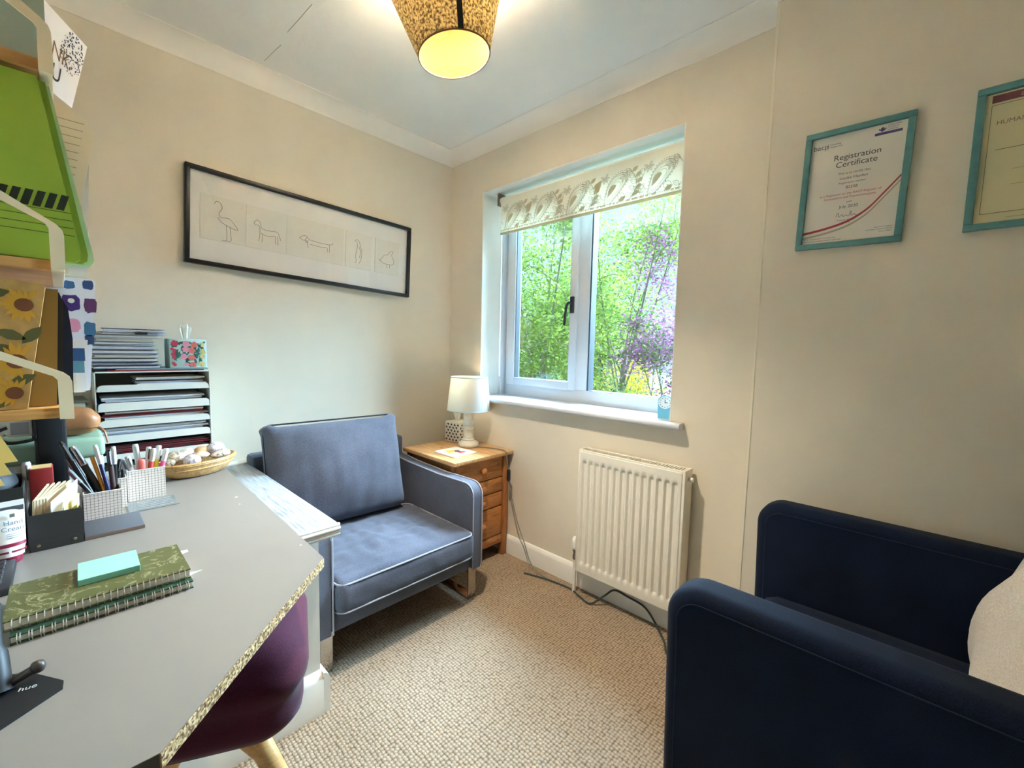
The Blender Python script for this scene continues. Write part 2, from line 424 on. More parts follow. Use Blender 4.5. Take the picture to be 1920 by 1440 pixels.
b = B(); b.tube([(-1.752, by+.02, 1.92), (-1.752, by+.02, .96)], .0016, 6); b.tube([(-1.758, by+.03, 1.92), (-1.758, by+.03, .96)], .0016, 6); b.done('pull_cord', WHITE, bl, 50, True)
g, fl = B(), B()
def P2(x, z): return Vector((x, by-.0009, z))
def stroke(bb, pts, w=.0016):
    pts = [Vector((p[0], 0, p[1])) for p in pts]
    for a, c in zip(pts, pts[1:]):
        d = c-a
        if d.length < 1e-6: continue
        d.normalize(); n = Vector((-d.z, 0, d.x))*w/2
        bb.face([P2(*(q.x, q.z)) for q in (a-n, c-n, c+n, a+n)])
FILLN = [0]
def fill(bb, pts):
    FILLN[0] += 1
    bb.face([P2(*p) + Vector((0, -.0002-.0000015*FILLN[0], 0)) for p in pts])
def tear(cx, cz, s, ang, n=26):
    out = []
    for k in range(n+1):
        t = 2*PI*k/n; r = 1
        x = s*.55*math.sin(t)*abs(math.sin(t/2))**1.2; z = -s*math.cos(t) + .25*s*math.sin(t/2)*0
        x += .25*s*(z/s)**2*(1 if z > 0 else 0)
        out.append((cx + x*math.cos(ang)-z*math.sin(ang), cz + x*math.sin(ang)+z*math.cos(ang)))
    return out
rnd = random.Random(3)
def okz(p): return 1.762 < p[1] < 1.905 and -1.735 < p[0] < -.728
def clipstroke(bb, pts, w=.0016):
    seg = []
    for p in pts:
        if okz(p): seg.append(p)
        else:
            if len(seg) > 1: stroke(bb, seg, w)
            seg = []
    if len(seg) > 1: stroke(bb, seg, w)
def leafpair(px, pz, a, L, wd, solid):
    c, s = math.cos(a), math.sin(a)
    up_ = [(px+L*u*c-wd*math.sin(PI*u)*s, pz+L*u*s+wd*math.sin(PI*u)*c) for u in [q/8 for q in range(9)]]
    dn = [(px+L*u*c+wd*math.sin(PI*u)*s, pz+L*u*s-wd*math.sin(PI*u)*c) for u in [q/8 for q in range(9)]]
    if all(okz(p) for p in up_+dn):
        if solid: fill(fl, up_+dn[::-1][1:-1])
        else:
            stroke(g, up_+dn[::-1], .0014); stroke(g, [(px, pz), (px+L*.8*c, pz+L*.8*s)], .001)
def flower(cx, cz, r, n):
    for k in range(n): leafpair(cx+r*.25*math.cos(2*PI*k/n), cz+r*.25*math.sin(2*PI*k/n), 2*PI*k/n, r*.8, r*.2, False)
    if okz((cx, cz+.006)) and okz((cx, cz-.006)): fill(fl, [(cx+r*.2*math.cos(a), cz+r*.2*math.sin(a)) for a in [k*PI/5 for k in range(10)]])
for i in range(5):
    x0 = -1.725+i*.208
    for s, w0 in ((.088, .002), (.078, .0014), (.06, .0014), (.046, .0012)): clipstroke(g, tear(x0+.06, 1.822, s, -.55), w0)
    q_ = [p for p in tear(x0+.052, 1.826, .03, -.55) if okz(p)]
    if len(q_) > 6: fill(fl, q_)
    tp = tear(x0+.06, 1.822, .098, -.55, 46)
    for p in tp:
        if okz((p[0], p[1]-.004)) and okz((p[0]-.003, p[1]+.004)): fill(fl, [(p[0]+.0028*math.cos(a), p[1]+.0028*math.sin(a)) for a in [k*PI/3 for k in range(6)]])
    st = [(x0+.14+.035*math.sin(t*3.2), 1.764+.135*t) for t in [k/16 for k in range(17)]]
    clipstroke(g, st, .0018)
    for k in (2, 5, 8, 11, 14):
        for sd in (-1, 1): leafpair(st[k][0], st[k][1], PI/2-sd*1.0, .034, .0085, (k+sd) % 3 == 0)
    flower(x0+.185, 1.795, .034, 8); flower(x0+.02, 1.885, .022, 7); flower(x0+.118, 1.872, .024, 6)
    leafpair(x0+.175, 1.84, .9, .055, .015, i % 2 == 0); leafpair(x0-.01, 1.835, 2.0, .04, .012, i % 2 == 1); leafpair(x0+.09, 1.772, .4, .04, .01, True)
    clipstroke(g, [(x0-.02+.024*math.cos(t)*(1-t/9), 1.80+.024*math.sin(t)*(1-t/9)) for t in [k*.35 for k in range(24)]])
    clipstroke(g, [(x0+.1+.02*math.cos(t)*(1-t/9), 1.79+.02*math.sin(t)*(1-t/9)) for t in [k*.35 for k in range(24)]])
for k in range(110):   # scrolled border along the hem
    x = -1.733+k*.0091
    clipstroke(g, [(x+.006*math.cos(t), 1.768+.0045*math.sin(t)) for t in [q*PI/4 for q in range(7)]], .0012)
    if rnd.random() < .5: fill(fl, [(x+.004*math.cos(a), 1.768+.004*math.sin(a)) for a in [q*PI/3 for q in range(6)]])
g.done('print_outlines', GREY, bl, 0, True, fix=False)['kind'] = 'stuff'; fl.done('print_fills', BEIGE, bl, 0, True, fix=False)['kind'] = 'stuff'

# ------------------------------------------------------------------ radiator
RAD = M('radiator_enamel', (228, 222, 208), .32)
rd = thing('radiator', 'white ribbed panel radiator under the window', 'radiator', (-.84, 1.62, 0))
rx0, rx1, rz0, rz1, ry = -1.072, -.606, .116, .678, 1.572
b = B(); NG = 14
zs = [0, .012, .05, .075, .088, .1, .12] + [.12+.76*k/8 for k in range(1, 8)] + [.88, .9, .912, .925, .95, .988, 1]
gx = []
for k in range(NG):
    for q in (0, .1, .24, .34, .66, .76, .9): gx.append((.03+.94*(k+q)/NG, 1 if .3 < q < .7 else (.5 if .2 < q < .8 else 0)))
gx = [(0, 0), (.015, 0)] + gx + [(.985, 0), (1, 0)]
cols = []
for u, dpt in gx:
    col = []
    for z in zs:
        hz = max(0, min(1, (z-.075)/.025))*max(0, min(1, (.925-z)/.025))
        edge = .008 if (u in (0, 1) or z in (0, 1)) else 0
        col.append(b.bm.verts.new((rx0+(rx1-rx0)*u, ry + .0085*dpt*hz + edge, rz0+(rz1-rz0)*z)))
    cols.append(col)
for a, c in zip(cols, cols[1:]):
    for k in range(len(zs)-1): b.bm.faces.new((a[k], c[k], c[k+1], a[k+1]))
b.done('front_panel', RAD, rd, 30, True, fix=False)
for x0, x1 in ((rx0-.004, rx0+.004), (rx1-.004, rx1+.006)):
    B().box(x0, x1, ry+.002, 1.645, rz0, rz1+.004, .003).done('side_panel', RAD, rd, 40, True)
B().box(rx0, rx1, 1.628, 1.64, rz0, rz1-.01).done('rear_panel', RAD, rd, 40, True)
b = B(); b.box(rx0, rx1, ry+.002, ry+.016, rz1-.006, rz1+.002, .002); b.box(rx0, rx1, 1.632, 1.645, rz1-.006, rz1+.002, .002)
b.done('grille_frame', RAD, rd, 40, True)
b = B()
for k in range(40):
    x = rx0+.012+k*.0113; b.box(x, x+.005, ry+.014, 1.634, rz1-.006, rz1+.001)
b.done('grille_bars', RAD, rd, 0, True)
CHR = M('chrome', (200, 200, 200), .15, 1)
b = B(); b.tube([(rx1+.004, 1.61, .645), (rx1+.022, 1.61, .645)], .009, 12); b.done('bleed_plug', RAD, rd, 40, True)
vh = B().lathe([(.013, 0), (.016, .004), (.0175, .012), (.0175, .03), (.015, .05), (.011, .056)], (rx0-.022, 1.6, .205), 20).done('valve_head', WHITE, rd, 40, True)
b = B()
for k in range(10): a = 2*PI*k/10; b.tube([(rx0-.022+.017*math.cos(a), 1.6+.017*math.sin(a), .21), (rx0-.022+.0165*math.cos(a), 1.6+.0165*math.sin(a), .24)], .0016, 5)
b.done('grip_ribs', WHITE, vh, 40, True)
b = B(); b.lathe([(.008, 0), (.011, .006), (.011, .02), (.008, .026), (.008, .04), (.012, .042), (.012, .055)], (rx0-.022, 1.6, .155), 16); b.tube([(rx0-.022, 1.6, .172), (rx0+.002, 1.6, .172)], .009, 10)
b.done('valve_body', M('brushed_metal', (140, 132, 124), .35, .9), rd, 40, True)
b = B(); b.tube([(rx0-.022, 1.6, .0), (rx0-.022, 1.6, .16)], .0085, 12); b.done('feed_pipe', WHITE, rd, 40, True)

# ------------------------------------------------------------------ garden outside
struct(B().box(-60, 40, WO+.4, 70, -2.75, -2.65).done('ground', M('lawn', (58, 70, 34), .95, var=.35, vs_=.6), sm=0), 'garden ground outside')
def leafmat(name, c, tc):
    t = NT(name); t.b.inputs['Roughness'].default_value = .6; t.b.inputs['Specular IOR Level'].default_value = .15
    nz = t.n('ShaderNodeTexNoise'); nz.inputs['Scale'].default_value = 1.6; nz.inputs['Detail'].default_value = 6; t.l(t.coord(), nz.inputs['Vector'])
    t.l(t.ramp(nz.outputs['Fac'], [(.35, c[0]), (.6, c[1])]), t.b.inputs['Base Color'])
    tl = t.n('ShaderNodeBsdfTranslucent'); t.l(t.ramp(nz.outputs['Fac'], [(.35, tc[0]), (.6, tc[1])]), tl.inputs[0])
    mx = t.n('ShaderNodeMixShader'); mx.inputs[0].default_value = .5
    t.l(t.b.outputs[0], mx.inputs[1]); t.l(tl.outputs[0], mx.inputs[2]); t.l(mx.outputs[0], t.out.inputs[0]); return t.m
LG = leafmat('spring_leaves', ((72, 106, 54), (118, 138, 56)), ((94, 130, 64), (142, 158, 68)))
LP = leafmat('purple_leaves', ((124, 84, 112), (156, 114, 144)), ((140, 96, 126), (176, 130, 160)))
LY = leafmat('yellow_leaves', ((140, 130, 40), (166, 148, 40)), ((150, 138, 40), (176, 156, 40)))
LD = leafmat('shrub_leaves', ((72, 100, 62), (102, 126, 68)), ((86, 116, 66), (118, 142, 72)))
LPK = leafmat('pink_blossom', ((130, 50, 100), (150, 80, 120)), ((140, 60, 110), (160, 90, 130)))
BARK = M('bark', (150, 142, 130), .9, var=.3, vs_=12)
def foliage(clusters, n, size, rn, sq=.9):
    vs_, fs = [], []
    for _ in range(n):
        c, r = rn.choice(clusters)
        d = Vector((rn.gauss(0, 1), rn.gauss(0, 1), rn.gauss(0, 1)*sq)); p = Vector(c) + d*r*.5
        s = size*rn.uniform(.6, 1.3)
        a = Vector((rn.gauss(0, 1), rn.gauss(0, 1), rn.gauss(0, 1)*.6)).normalized(); q = a.cross(Vector((rn.gauss(0, 1), rn.gauss(0, 1), rn.gauss(0, 1)))).normalized()
        k = len(vs_)
        vs_ += [p-a*s, p+q*s*.42, p+a*s, p-q*s*.42]; fs.append((k, k+1, k+2, k+3))
    me = bpy.data.meshes.new('foliage'); me.from_pydata(vs_, [], fs); return me
def tree(name, label, base, h, crown, n, size, mat, seed, trunk_r=.1, lean=(0, 0), cat='tree', group=None, fork=.35):
    rn = random.Random(seed); t = thing(name, label, cat, base, group=group)
    top = Vector((lean[0], lean[1], h)); tips = []
    b = B(); tr = [Vector((0, 0, 0)), top*fork*.5+Vector((.05, .03, 0)), top*fork]
    b.tube(catmull(tr, 5), [trunk_r*(1-.04*k) for k in range(11)], 8)
    nb = 7
    for k in range(nb):
        a = 2*PI*k/nb + rn.uniform(-.4, .4); hh = rn.uniform(.45, 1.0)
        st = top*fork*rn.uniform(.6, 1.0)
        en = Vector((math.cos(a)*crown[0]*rn.uniform(.45, .9), math.sin(a)*crown[0]*rn.uniform(.45, .9), 0)) + top*hh
        mid = (st+en)/2 + Vector((rn.uniform(-.2, .2), rn.uniform(-.2, .2), rn.uniform(.0, .4)))
        c = catmull([st, mid, en], 5); b.tube(c, [trunk_r*.3*(1-.075*q) for q in range(len(c))], 6); tips += [(tuple(mid.lerp(en, .6)), .7), (tuple(en), .75)]
        for _ in range(4):
            s2 = c[rn.randint(3, 9)]; e2 = s2 + Vector((rn.uniform(-1, 1), rn.uniform(-1, 1), rn.uniform(0, 1.1)))*crown[0]*.4
            b.tube([s2, (s2+e2)/2+Vector((0, 0, .08)), e2], [trunk_r*.13, trunk_r*.09, trunk_r*.04], 5); tips += [(tuple(e2), .55)]
    b.done('trunk', BARK, t, 60)
    lo, hi = crown[1], crown[2]
    for _ in range(crown[3]):
        a = rn.uniform(0, 2*PI); z = rn.uniform(lo, hi); u = (z-lo)/(hi-lo); rr = crown[0]*math.sqrt(rn.random())*(1-.75*max(0, u-.45))
        tips.append(((lean[0]*z/h+math.cos(a)*rr, lean[1]*z/h+math.sin(a)*rr, z), rn.uniform(.4, .7)))
    tips = [q for q in tips if q[0][2] > lo-.3]
    o = link('foliage', foliage(tips, n, size, rn), mat, t, 0); o['kind'] = 'stuff'
    return t
GZ = -2.65
tree('leafy_tree', 'tall spring green tree filling the left window pane', (-6.4, 7.7, GZ), 8.0, (1.9, 2.6, 7.6, 26), 15000, .055, LG, 1, .1)
tree('leafy_tree', 'airy green tree with pale forked trunk in the right window pane', (-5.7, 9.6, GZ), 7.6, (1.7, 4.0, 7.6, 20), 9000, .055, LG, 2, .11, (.7, .2), fork=.5)
tree('purple_tree', 'purple leaved tree at the right edge of the window', (-4.0, 9.6, GZ), 6.0, (1.0, 3.8, 6.3, 16), 6500, .05, LP, 3, .08)
tree('leafy_tree', 'more distant green tree standing behind the forked tree', (-9.6, 13.5, GZ), 7.5, (2.4, 2.2, 7.0, 26), 12000, .075, LG, 5, .13)
def bush(name, label, base, r, hgt, n, mat, seed, size=.05, cat='bush'):
    rn = random.Random(seed); t = thing(name, label, cat, base); cl = []; b = B()
    for _ in range(22):
        a = rn.uniform(0, 2*PI); rr = r*math.sqrt(rn.random()); z = hgt*rn.uniform(.25, .95)*(1-.35*(rr/r)**2)
        cl.append(((math.cos(a)*rr, math.sin(a)*rr, z), .35*r+.12)); b.tube([(0, 0, 0), (math.cos(a)*rr*.5, math.sin(a)*rr*.5, z*.6), (math.cos(a)*rr, math.sin(a)*rr, z)], [.02, .014, .006], 5)
    b.done('stems', BARK, t, 60)
    o = link('foliage', foliage(cl, n, size, rn), mat, t, 0); o['kind'] = 'stuff'; return t
bush('leafy_bush', 'bright green bush low in the left window pane', (-6.6, 8.2, GZ), 1.5, 4.3, 7000, LG, 11)
bush('leafy_bush', 'dense green shrub at the lower right of the window', (-4.3, 8.8, GZ), 1.2, 4.6, 6500, LD, 12)
bush('yellow_bush', 'yellow flowering bush beside the pale forked trunk', (-6.2, 11.2, GZ), 1.0, 4.4, 4500, LY, 13)
bush('pink_bush', 'pink blossom bush by the right window edge', (-3.75, 8.4, GZ), .45, 3.75, 1600, LPK, 14, .045)
hs = thing('house', 'distant brick house with tiled roof glimpsed through the trees', 'house', (-19, 26, GZ))
B().box(-5, 5, -3, 3, 0, 3.6).done('wall', M('pale_brick', (110, 84, 72), .9, var=.2, vs_=3), hs, 0)
B().prism([(-5.4, -3.4, 3.6), (-5.4, 3.4, 3.6), (-5.4, 0, 6.2)], (10.8, 0, 0)).done('roof', M('clay_tiles', (104, 70, 58), .9, var=.2, vs_=4), hs, 0)
for x in (-3.4, -.8, 1.8):
    f = B().box(x, x+1.3, -3.06, -2.98, 1.1, 2.4, .03).done('window', UPVC, hs, 30); B().box(x+.1, x+1.2, -3.09, -3.05, 1.2, 2.3).done('pane', M('far_glass', (40, 50, 60), .1), f, 0)

# ------------------------------------------------------------------ grey armchair
def fabric(name, c1, c2, sc=420, rough=.9, sheen=.15, bump=.35):
    t = NT(name); v = t.coord()
    w1 = t.n('ShaderNodeTexNoise'); w1.inputs['Scale'].default_value = sc; w1.inputs['Detail'].default_value = 2; t.l(v, w1.inputs['Vector'])
    n2 = t.n('ShaderNodeTexNoise'); n2.inputs['Scale'].default_value = 7; n2.inputs['Detail'].default_value = 4; t.l(v, n2.inputs['Vector'])
    ad = t.n('ShaderNodeMath', operation='MULTIPLY_ADD'); ad.inputs[1].default_value = .5; t.l(n2.outputs['Fac'], ad.inputs[0]); t.l(w1.outputs['Fac'], ad.inputs[2])
    t.l(t.ramp(ad.outputs[0], [(.5, c1), (1.0, c2)]), t.b.inputs['Base Color'])
    t.b.inputs['Roughness'].default_value = rough; t.b.inputs['Specular IOR Level'].default_value = .2
    t.b.inputs['Sheen Weight'].default_value = sheen; t.b.inputs['Sheen Roughness'].default_value = .5
    t.bump(w1.outputs['Fac'], bump, .0008); MATS[name] = t.m; return t.m
GF = fabric('grey_cotton', (60, 63, 74), (98, 100, 113))
PIPE = M('pale_piping', (150, 150, 158), .8); PIPED = M('dark_piping', (36, 37, 44), .85)
ac = thing('grey_armchair', 'slate grey armchair with loose cushions and pale piping against the left wall', 'armchair', (-1.7, .895, 0))
XF, AZ = -1.35, .53
def arm_outline():
    o = [(-2.03, .155), (XF, .155)]
    r = .055
    o += [(XF-r+r*math.cos(t), AZ-r+r*math.sin(t)) for t in [PI/2*k/6 for k in range(7)]]
    o += [(-1.6, AZ-.004), (-1.85, AZ+.004), (-2.03, AZ+.02)]
    return o
def arm(y0, y1):
    t = bmesh.new(); o = arm_outline()
    a = [t.verts.new((x, y0, z)) for x, z in o]; c = [t.verts.new((x, y1, z)) for x, z in o]; n = len(o)
    t.faces.new(a[::-1]); t.faces.new(c)
    for i in range(n): t.faces.new((a[i], a[(i+1) % n], c[(i+1) % n], c[i]))
    eds = [e_ for e_ in t.edges if abs(e_.verts[0].co.y-e_.verts[1].co.y) < 1e-6]
    bmesh.ops.bevel(t, geom=eds, offset=.009, segments=3, affect='EDGES')
    b = B(); b.merge(t); return b.done('armrest', GF, ac, 35, True)
for y0, y1 in ((.53, .587), (1.193, 1.25)):
    a_ = arm(y0, y1)
    for y in (y0+.003, y1-.003):
        b = B(); b.tube([(x+.001*(x > -1.4), y, z+.001) for x, z in arm_outline()[1:]], .0032, 6)
        b.done('piping', PIPE, a_, 50, True)
B().box(-2.03, XF-.02, .583, 1.197, .155, .245, .012).done('base', GF, ac, 40, True)
B().box(XF-.045, XF-.012, .585, 1.195, .152, .27, .012).done('front_rail', GF, ac, 40, True)
B().box(-2.085, -1.985, .53, 1.25, .155, .645, .016).done('back_frame', GF, ac, 40, True)
# seat cushion
def seatfn(p, u):
    if u[2] > 0:
        p.z += .012*math.exp(-((p.x+.02)**2+(p.y-.03)**2)*40)*-1.2
        p.z += .008*noise.noise(Vector((p.x*9, p.y*22, 3)))*(1-abs(u[0])**3)
        p.z += .005*noise.noise(Vector((p.x*26, p.y*9, 8)))
        for cx, cy, an, L in ((.02, -.05, .35, .1), (-.06, .04, -.5, .09), (.10, .10, 1.2, .1), (-.02, .12, .2, .08), (.12, -.02, 1.4, .08)):
            du = (p.x-cx)*math.cos(an)+(p.y-cy)*math.sin(an); dv = -(p.x-cx)*math.sin(an)+(p.y-cy)*math.cos(an)
            p.z += .006*math.exp(-(du/L)**2)*math.exp(-(dv/.014)**2)
    p.z += .003*noise.noise(Vector((p.x*12, p.y*12, 1)))
    if u[0] > .8: p.x += .004*noise.noise(Vector((0, p.y*16, p.z*20)))
    return p
SC = Vector((-1.585, .890, .278))
b = B(); b.soft(SC, (.53, .6, .115), .03, (0, 0, .03), (52, 58, 6), fn=seatfn); sc_ = b.done('seat_cushion', GF, ac, 60, True)
def loop(cx, cy, z, sx, sy, r, n=6):
    pts = []
    for (qx, qy, a0) in ((1, 1, 0), (-1, 1, PI/2), (-1, -1, PI), (1, -1, 3*PI/2)):
        for k in range(n+1):
            a = a0+PI/2*k/n; pts.append((cx+qx*(sx/2-r)+r*math.cos(a), cy+qy*(sy/2-r)+r*math.sin(a), z))
    return pts
for z in (.326, .229): b = B(); b.tube(loop(SC.x, SC.y, z, .52, .59, .035), .0033, 6, True); b.done('piping', PIPE, sc_, 50, True)
# back cushion, leaning
def backfn(p, u):
    k = abs(u[1])*abs(u[2]); 
    if u[2] > .9 and abs(u[1]) > .85: p.z += .012; p.y += .01*u[1]
    p.x += .006*noise.noise(Vector((p.y*8, p.z*8, 2)))+.004*noise.noise(Vector((p.y*24, p.z*6, 5)))*(1 if u[0] > 0 else 0)
    if u[2] > .6: p.z += .002*noise.noise(Vector((p.y*11, 1, 1)))
    return p
T = Tm((-1.845, .83, .565), (0, R(-14), R(-3)))
b = B(); b.soft((0, 0, 0), (.105, .575, .43), .035, (.07, 0, 0), (8, 34, 26), T=T, fn=backfn); bc = b.done('back_cushion', GF, ac, 60, True)
pts = [(q[2]+.035, q[0], q[1]) for q in loop(0, 0, 0, .575, .43, .03)]
b = B(); b.tube([T @ Vector((.014, p[1]*.998, p[2]*.99+(.012 if p[2] > .18 and abs(p[1]) > .24 else 0))) for p in pts], .0034, 6, True); b.done('piping', PIPED, bc, 50, True)
MIR = M('polished_chrome', (196, 190, 184), .08, 1)
for y0 in (.556, 1.206):
    for x0 in (-1.388, -2.0):
        sgn = 1 if x0 > -1.7 else -1; b = B()
        b.box(x0-.005, x0+.001, y0, y0+.042, .0, .16, .001); b.box(x0-.2*(sgn > 0)-.0, x0+.2*(sgn < 0), y0, y0+.042, .0005, .006, .001)
        b.done('leg', MIR, ac, 30, True)

# ------------------------------------------------------------------ blue armchair
BF = fabric('navy_weave', (1, 4, 10), (7, 27, 56), 600, .85, .04)
bc2 = thing('blue_armchair', 'navy blue armchair with slim rounded arms in the lower right corner', 'armchair', (.06, 1.12, 0))
def barm(y0, y1):
    r, x0, x1, z0, z1, rb = .065, -.318, .44, .13, .695, .024
    def outline(d_):
        rr = r-d_
        o = [(x1, z0+d_), (x1, z1-d_)] + [(x0+r-rr*math.sin(a), z1-r+rr*math.cos(a)) for a in [PI/2*k/10 for k in range(11)]] + [(x0+d_+.012, z0+d_)]
        return o
    lay = [(y0+rb*(1-math.sin(a)), rb*(1-math.cos(a))) for a in [PI/2*(1-k/6) for k in range(7)]]
    lay = lay + [(y0+y1-y_, d_) for y_, d_ in lay[::-1]]
    b = B(); rings = [[b.bm.verts.new((x, y_, z)) for x, z in outline(d_)] for y_, d_ in lay]
    for a, c in zip(rings, rings[1:]):
        for k in range(len(a)): b.bm.faces.new((a[k], a[(k+1) % len(a)], c[(k+1) % len(a)], c[k]))
    b.bm.faces.new(rings[0][::-1]); b.bm.faces.new(rings[-1])
    o_ = b.done('armrest', BF, bc2, 45, True)
    for y_ in (y0+.0005, y1-.0005):
        b = B(); b.tube([(x, y_, z) for x, z in outline(rb+.001)[1:]], .0014, 5); b.done('seam', M('navy_thread', (16, 34, 58), .9), o_, 50, True)
barm(.765, .845); barm(1.39, 1.47)
B().box(-.27, .40, .84, 1.395, .13, .30, .02, 3).done('seat_base', BF, bc2, 50, True)
b = B(); b.soft((.02, 1.118, .37), (.60, .54, .15), .04, (0, 0, .02), (16, 16, 6)); b.done('seat_cushion', BF, bc2, 60, True)
b = B(); b.soft((.44, 1.118, .53), (.14, .72, .80), .05, (0, 0, 0), (8, 16, 16)); b.done('backrest', BF, bc2, 60, True)
for x in (-.26, .38):
    for y in (.80, 1.43): B().lathe([(.012, 0), (.02, .13)], (x, y, 0), 14).done('leg', M('oak_leg', (120, 86, 54), .5), bc2, 50, True)
def cushfn(p, u):
    e_ = (1-abs(u[1])**3)*(1-abs(u[2])**3)
    p.x *= .35+.65*e_
    return p + Vector((.018*noise.noise(Vector((p.y*7, p.z*7, 1)))+.012*noise.noise(Vector((p.y*13+p.z*6, p.z*5, 9))), .008*noise.noise(Vector((p.z*8, 2, 1))), .008*noise.noise(Vector((p.y*8, 5, 1)))))
T = Tm((.235, 1.115, .66), (R(4), R(22), 0))
b = B(); b.soft((0, 0, 0), (.17, .50, .46), .05, (.02, 0, 0), (10, 24, 24), T=T, fn=cushfn)
tag(b.done('scatter_cushion', fabric('cream_linen', (196, 186, 174), (226, 218, 208), 300, .95, .1), sm=60), 'crumpled off-white cushion propped inside the navy armchair', 'cushion')

# ------------------------------------------------------------------ desk
dk = thing('desk', 'grey laminate corner desk with a raw chipboard diagonal edge', 'desk', (-1.3, .05, .575))
LAM = M('grey_laminate', (128, 121, 114), .38, var=.03, vs_=5, bump=.05, bs=500)
poly = [(XL+.004, .405), (-.907, .373), (-.585, .057), (-.587, YF+.004), (XL+.004, YF+.004)]
b = B(); b.prism([(x, y, .6385) for x, y in poly], (0, 0, .0215)); b.done('desktop', LAM, dk, 0, True)
cb = NT('raw_chipboard'); v = cb.coord((1, 1, 1)); vo = cb.n('ShaderNodeTexVoronoi'); vo.inputs['Scale'].default_value = 330; cb.l(v, vo.inputs['Vector'])
nz = cb.n('ShaderNodeTexNoise'); nz.inputs['Scale'].default_value = 220; nz.inputs['Detail'].default_value = 4; cb.l(v, nz.inputs['Vector'])
mx = cb.n('ShaderNodeMath', operation='MULTIPLY'); cb.l(vo.outputs['Color'], mx.inputs[0]); cb.l(nz.outputs['Fac'], mx.inputs[1])
cb.l(cb.ramp(mx.outputs[0], [(.1, (92, 66, 38)), (.25, (168, 134, 88)), (.42, (214, 188, 142))]), cb.b.inputs['Base Color']); cb.b.inputs['Roughness'].default_value = .95; cb.bump(mx.outputs[0], .8, .002)
d = Vector((.322, -.316, 0)).normalized(); n_ = Vector((d.y*-1, d.x, 0)); n_ = Vector((.7, .714, 0))
b = B(); A_ = Vector((-.907, .373, .6392)); C_ = Vector((-.585, .057, .6392)); b.prism([A_, C_, C_+n_*.0012, A_+n_*.0012], (0, 0, .019)); b.done('chipboard_edge', cb.m, dk, 0, True)
B().box(-.5885, -.5845, YF+.01, .056, .6385, .6595).done('edge_band', M('charcoal_edging', (72, 70, 70), .5), dk, 0, True)
for y in (YF+.06, .3): B().box(XL+.03, -1.3, y, y+.05, .5755, .6385).done('support_batten', M('pine_batten', (170, 130, 84), .7), dk, 0, True)
b = B()
for x, y, r in ((-1.451, .342, .004), (-1.38, .333, .002), (-1.0, .36, .0025)): b.lathe([(r, 0), (r*.8, .0003)], (x, y, .66), 10)
b.done('scuff_marks', M('scuff', (226, 222, 214), .7), dk, 0, True)

# ------------------------------------------------------------------ burgundy stool under the desk
st = thing('kneeling_stool', 'burgundy upholstered stool with beech frame tucked under the desk', 'stool', (-1.0, .14, 0))
BUR = fabric('burgundy_velvet', (46, 8, 24), (84, 18, 48), 500, .85, .12)
def padfn(p, u):
    if abs(u[2]) < .5:
        k = 1-.075*(1-abs(u[2])*2)
        p.x *= k; p.y *= k
    return p
T = Tm((-1.03, .19, .46), (R(-8), R(6), R(-20)))
b = B(); b.soft((0, 0, 0), (.36, .37, .20), .09, (0, 0, .02), (22, 22, 12), T=T, fn=padfn); b.done('seat_pad', BUR, st, 70, True)
BEE = wood('beech', (196, 140, 78), (222, 172, 110), 'Y', 10, .35, False)
b = B(); b.tube([(-.962, .24, .318), (-.955, .245, .307), (-.83, .34, .02)], [.014, .021, .021], 14); b.done('frame_tube', BEE, st, 50, True)
b = B(); b.tube([(-1.14, .02, .03), (-1.05, .06, .16), (-1.0, .12, .32)], .019, 14); b.done('frame_tube', BEE, st, 50, True)
b = B(); b.tube([(-1.06, .10, .36), (-.98, .2, .34), (-.93, .26, .26)], .017, 12); b.done('frame_tube', BEE, st, 50, True)
b = B(); b.tube([(-1.13, .31, .02), (-1.14, .0, .02)], .019, 12); b.done('floor_bar', BEE, st, 50, True)
b = B(); b.lathe([(.014, 0), (.02, .006), (.02, .02), (.01, .028)], (-.985, .255, .24), 14); b.done('knob', M('black_plastic', (20, 20, 22), .4), st, 50, True)

# ------------------------------------------------------------------ bedside cabinet
PINE = wood('waxed_pine_front', (150, 92, 44), (190, 128, 70), 'Y', 7); PINEZ = wood('waxed_pine_post', (140, 86, 42), (176, 116, 62), 'Z', 7); PINET = wood('waxed_pine_top', (176, 128, 78), (214, 172, 120), 'X', 5)
cbn = thing('bedside_cabinet', 'small waxed pine chest of drawers in the corner beside the grey armchair', 'cabinet', (-1.77, 1.46, 0))
B().box(-1.995, -1.55, 1.253, 1.656, .556, .576, .004).done('top', PINET, cbn, 40, True)
b = B(); b.box(-1.98, -1.585, 1.285, 1.30, .07, .556); b.box(-1.98, -1.585, 1.615, 1.63, .07, .556); b.box(-1.98, -1.97, 1.29, 1.62, .07, .556); b.box(-1.98, -1.60, 1.29, 1.62, .07, .09); b.done('carcass', PINEZ, cbn, 0, True)
for x in (-1.985, -1.607):
    for y in (1.272, 1.606): B().box(x, x+.034, y, y+.034, 0, .556, .003).done('leg', PINEZ, cbn, 40, True)
B().box(-1.60, -1.578, 1.306, 1.606, .075, .12, .002).done('apron', PINE, cbn, 40, True)
for z0, z1 in ((.44, .55), (.362, .434), (.283, .356), (.124, .277)):
    dr = B().box(-1.6, -1.58, 1.31, 1.602, z0, z1, .003).done('drawer', PINE, cbn, 40, True)
    T = Tm((-1.58, 1.456, (z0+z1)/2), (0, PI/2, 0))
    B().lathe([(.008, 0), (.009, .006), (.016, .013), (.017, .022), (.010, .028), (.0, .029)], (0, 0, 0), 16, T).done('knob', PINE, dr, 50, True)

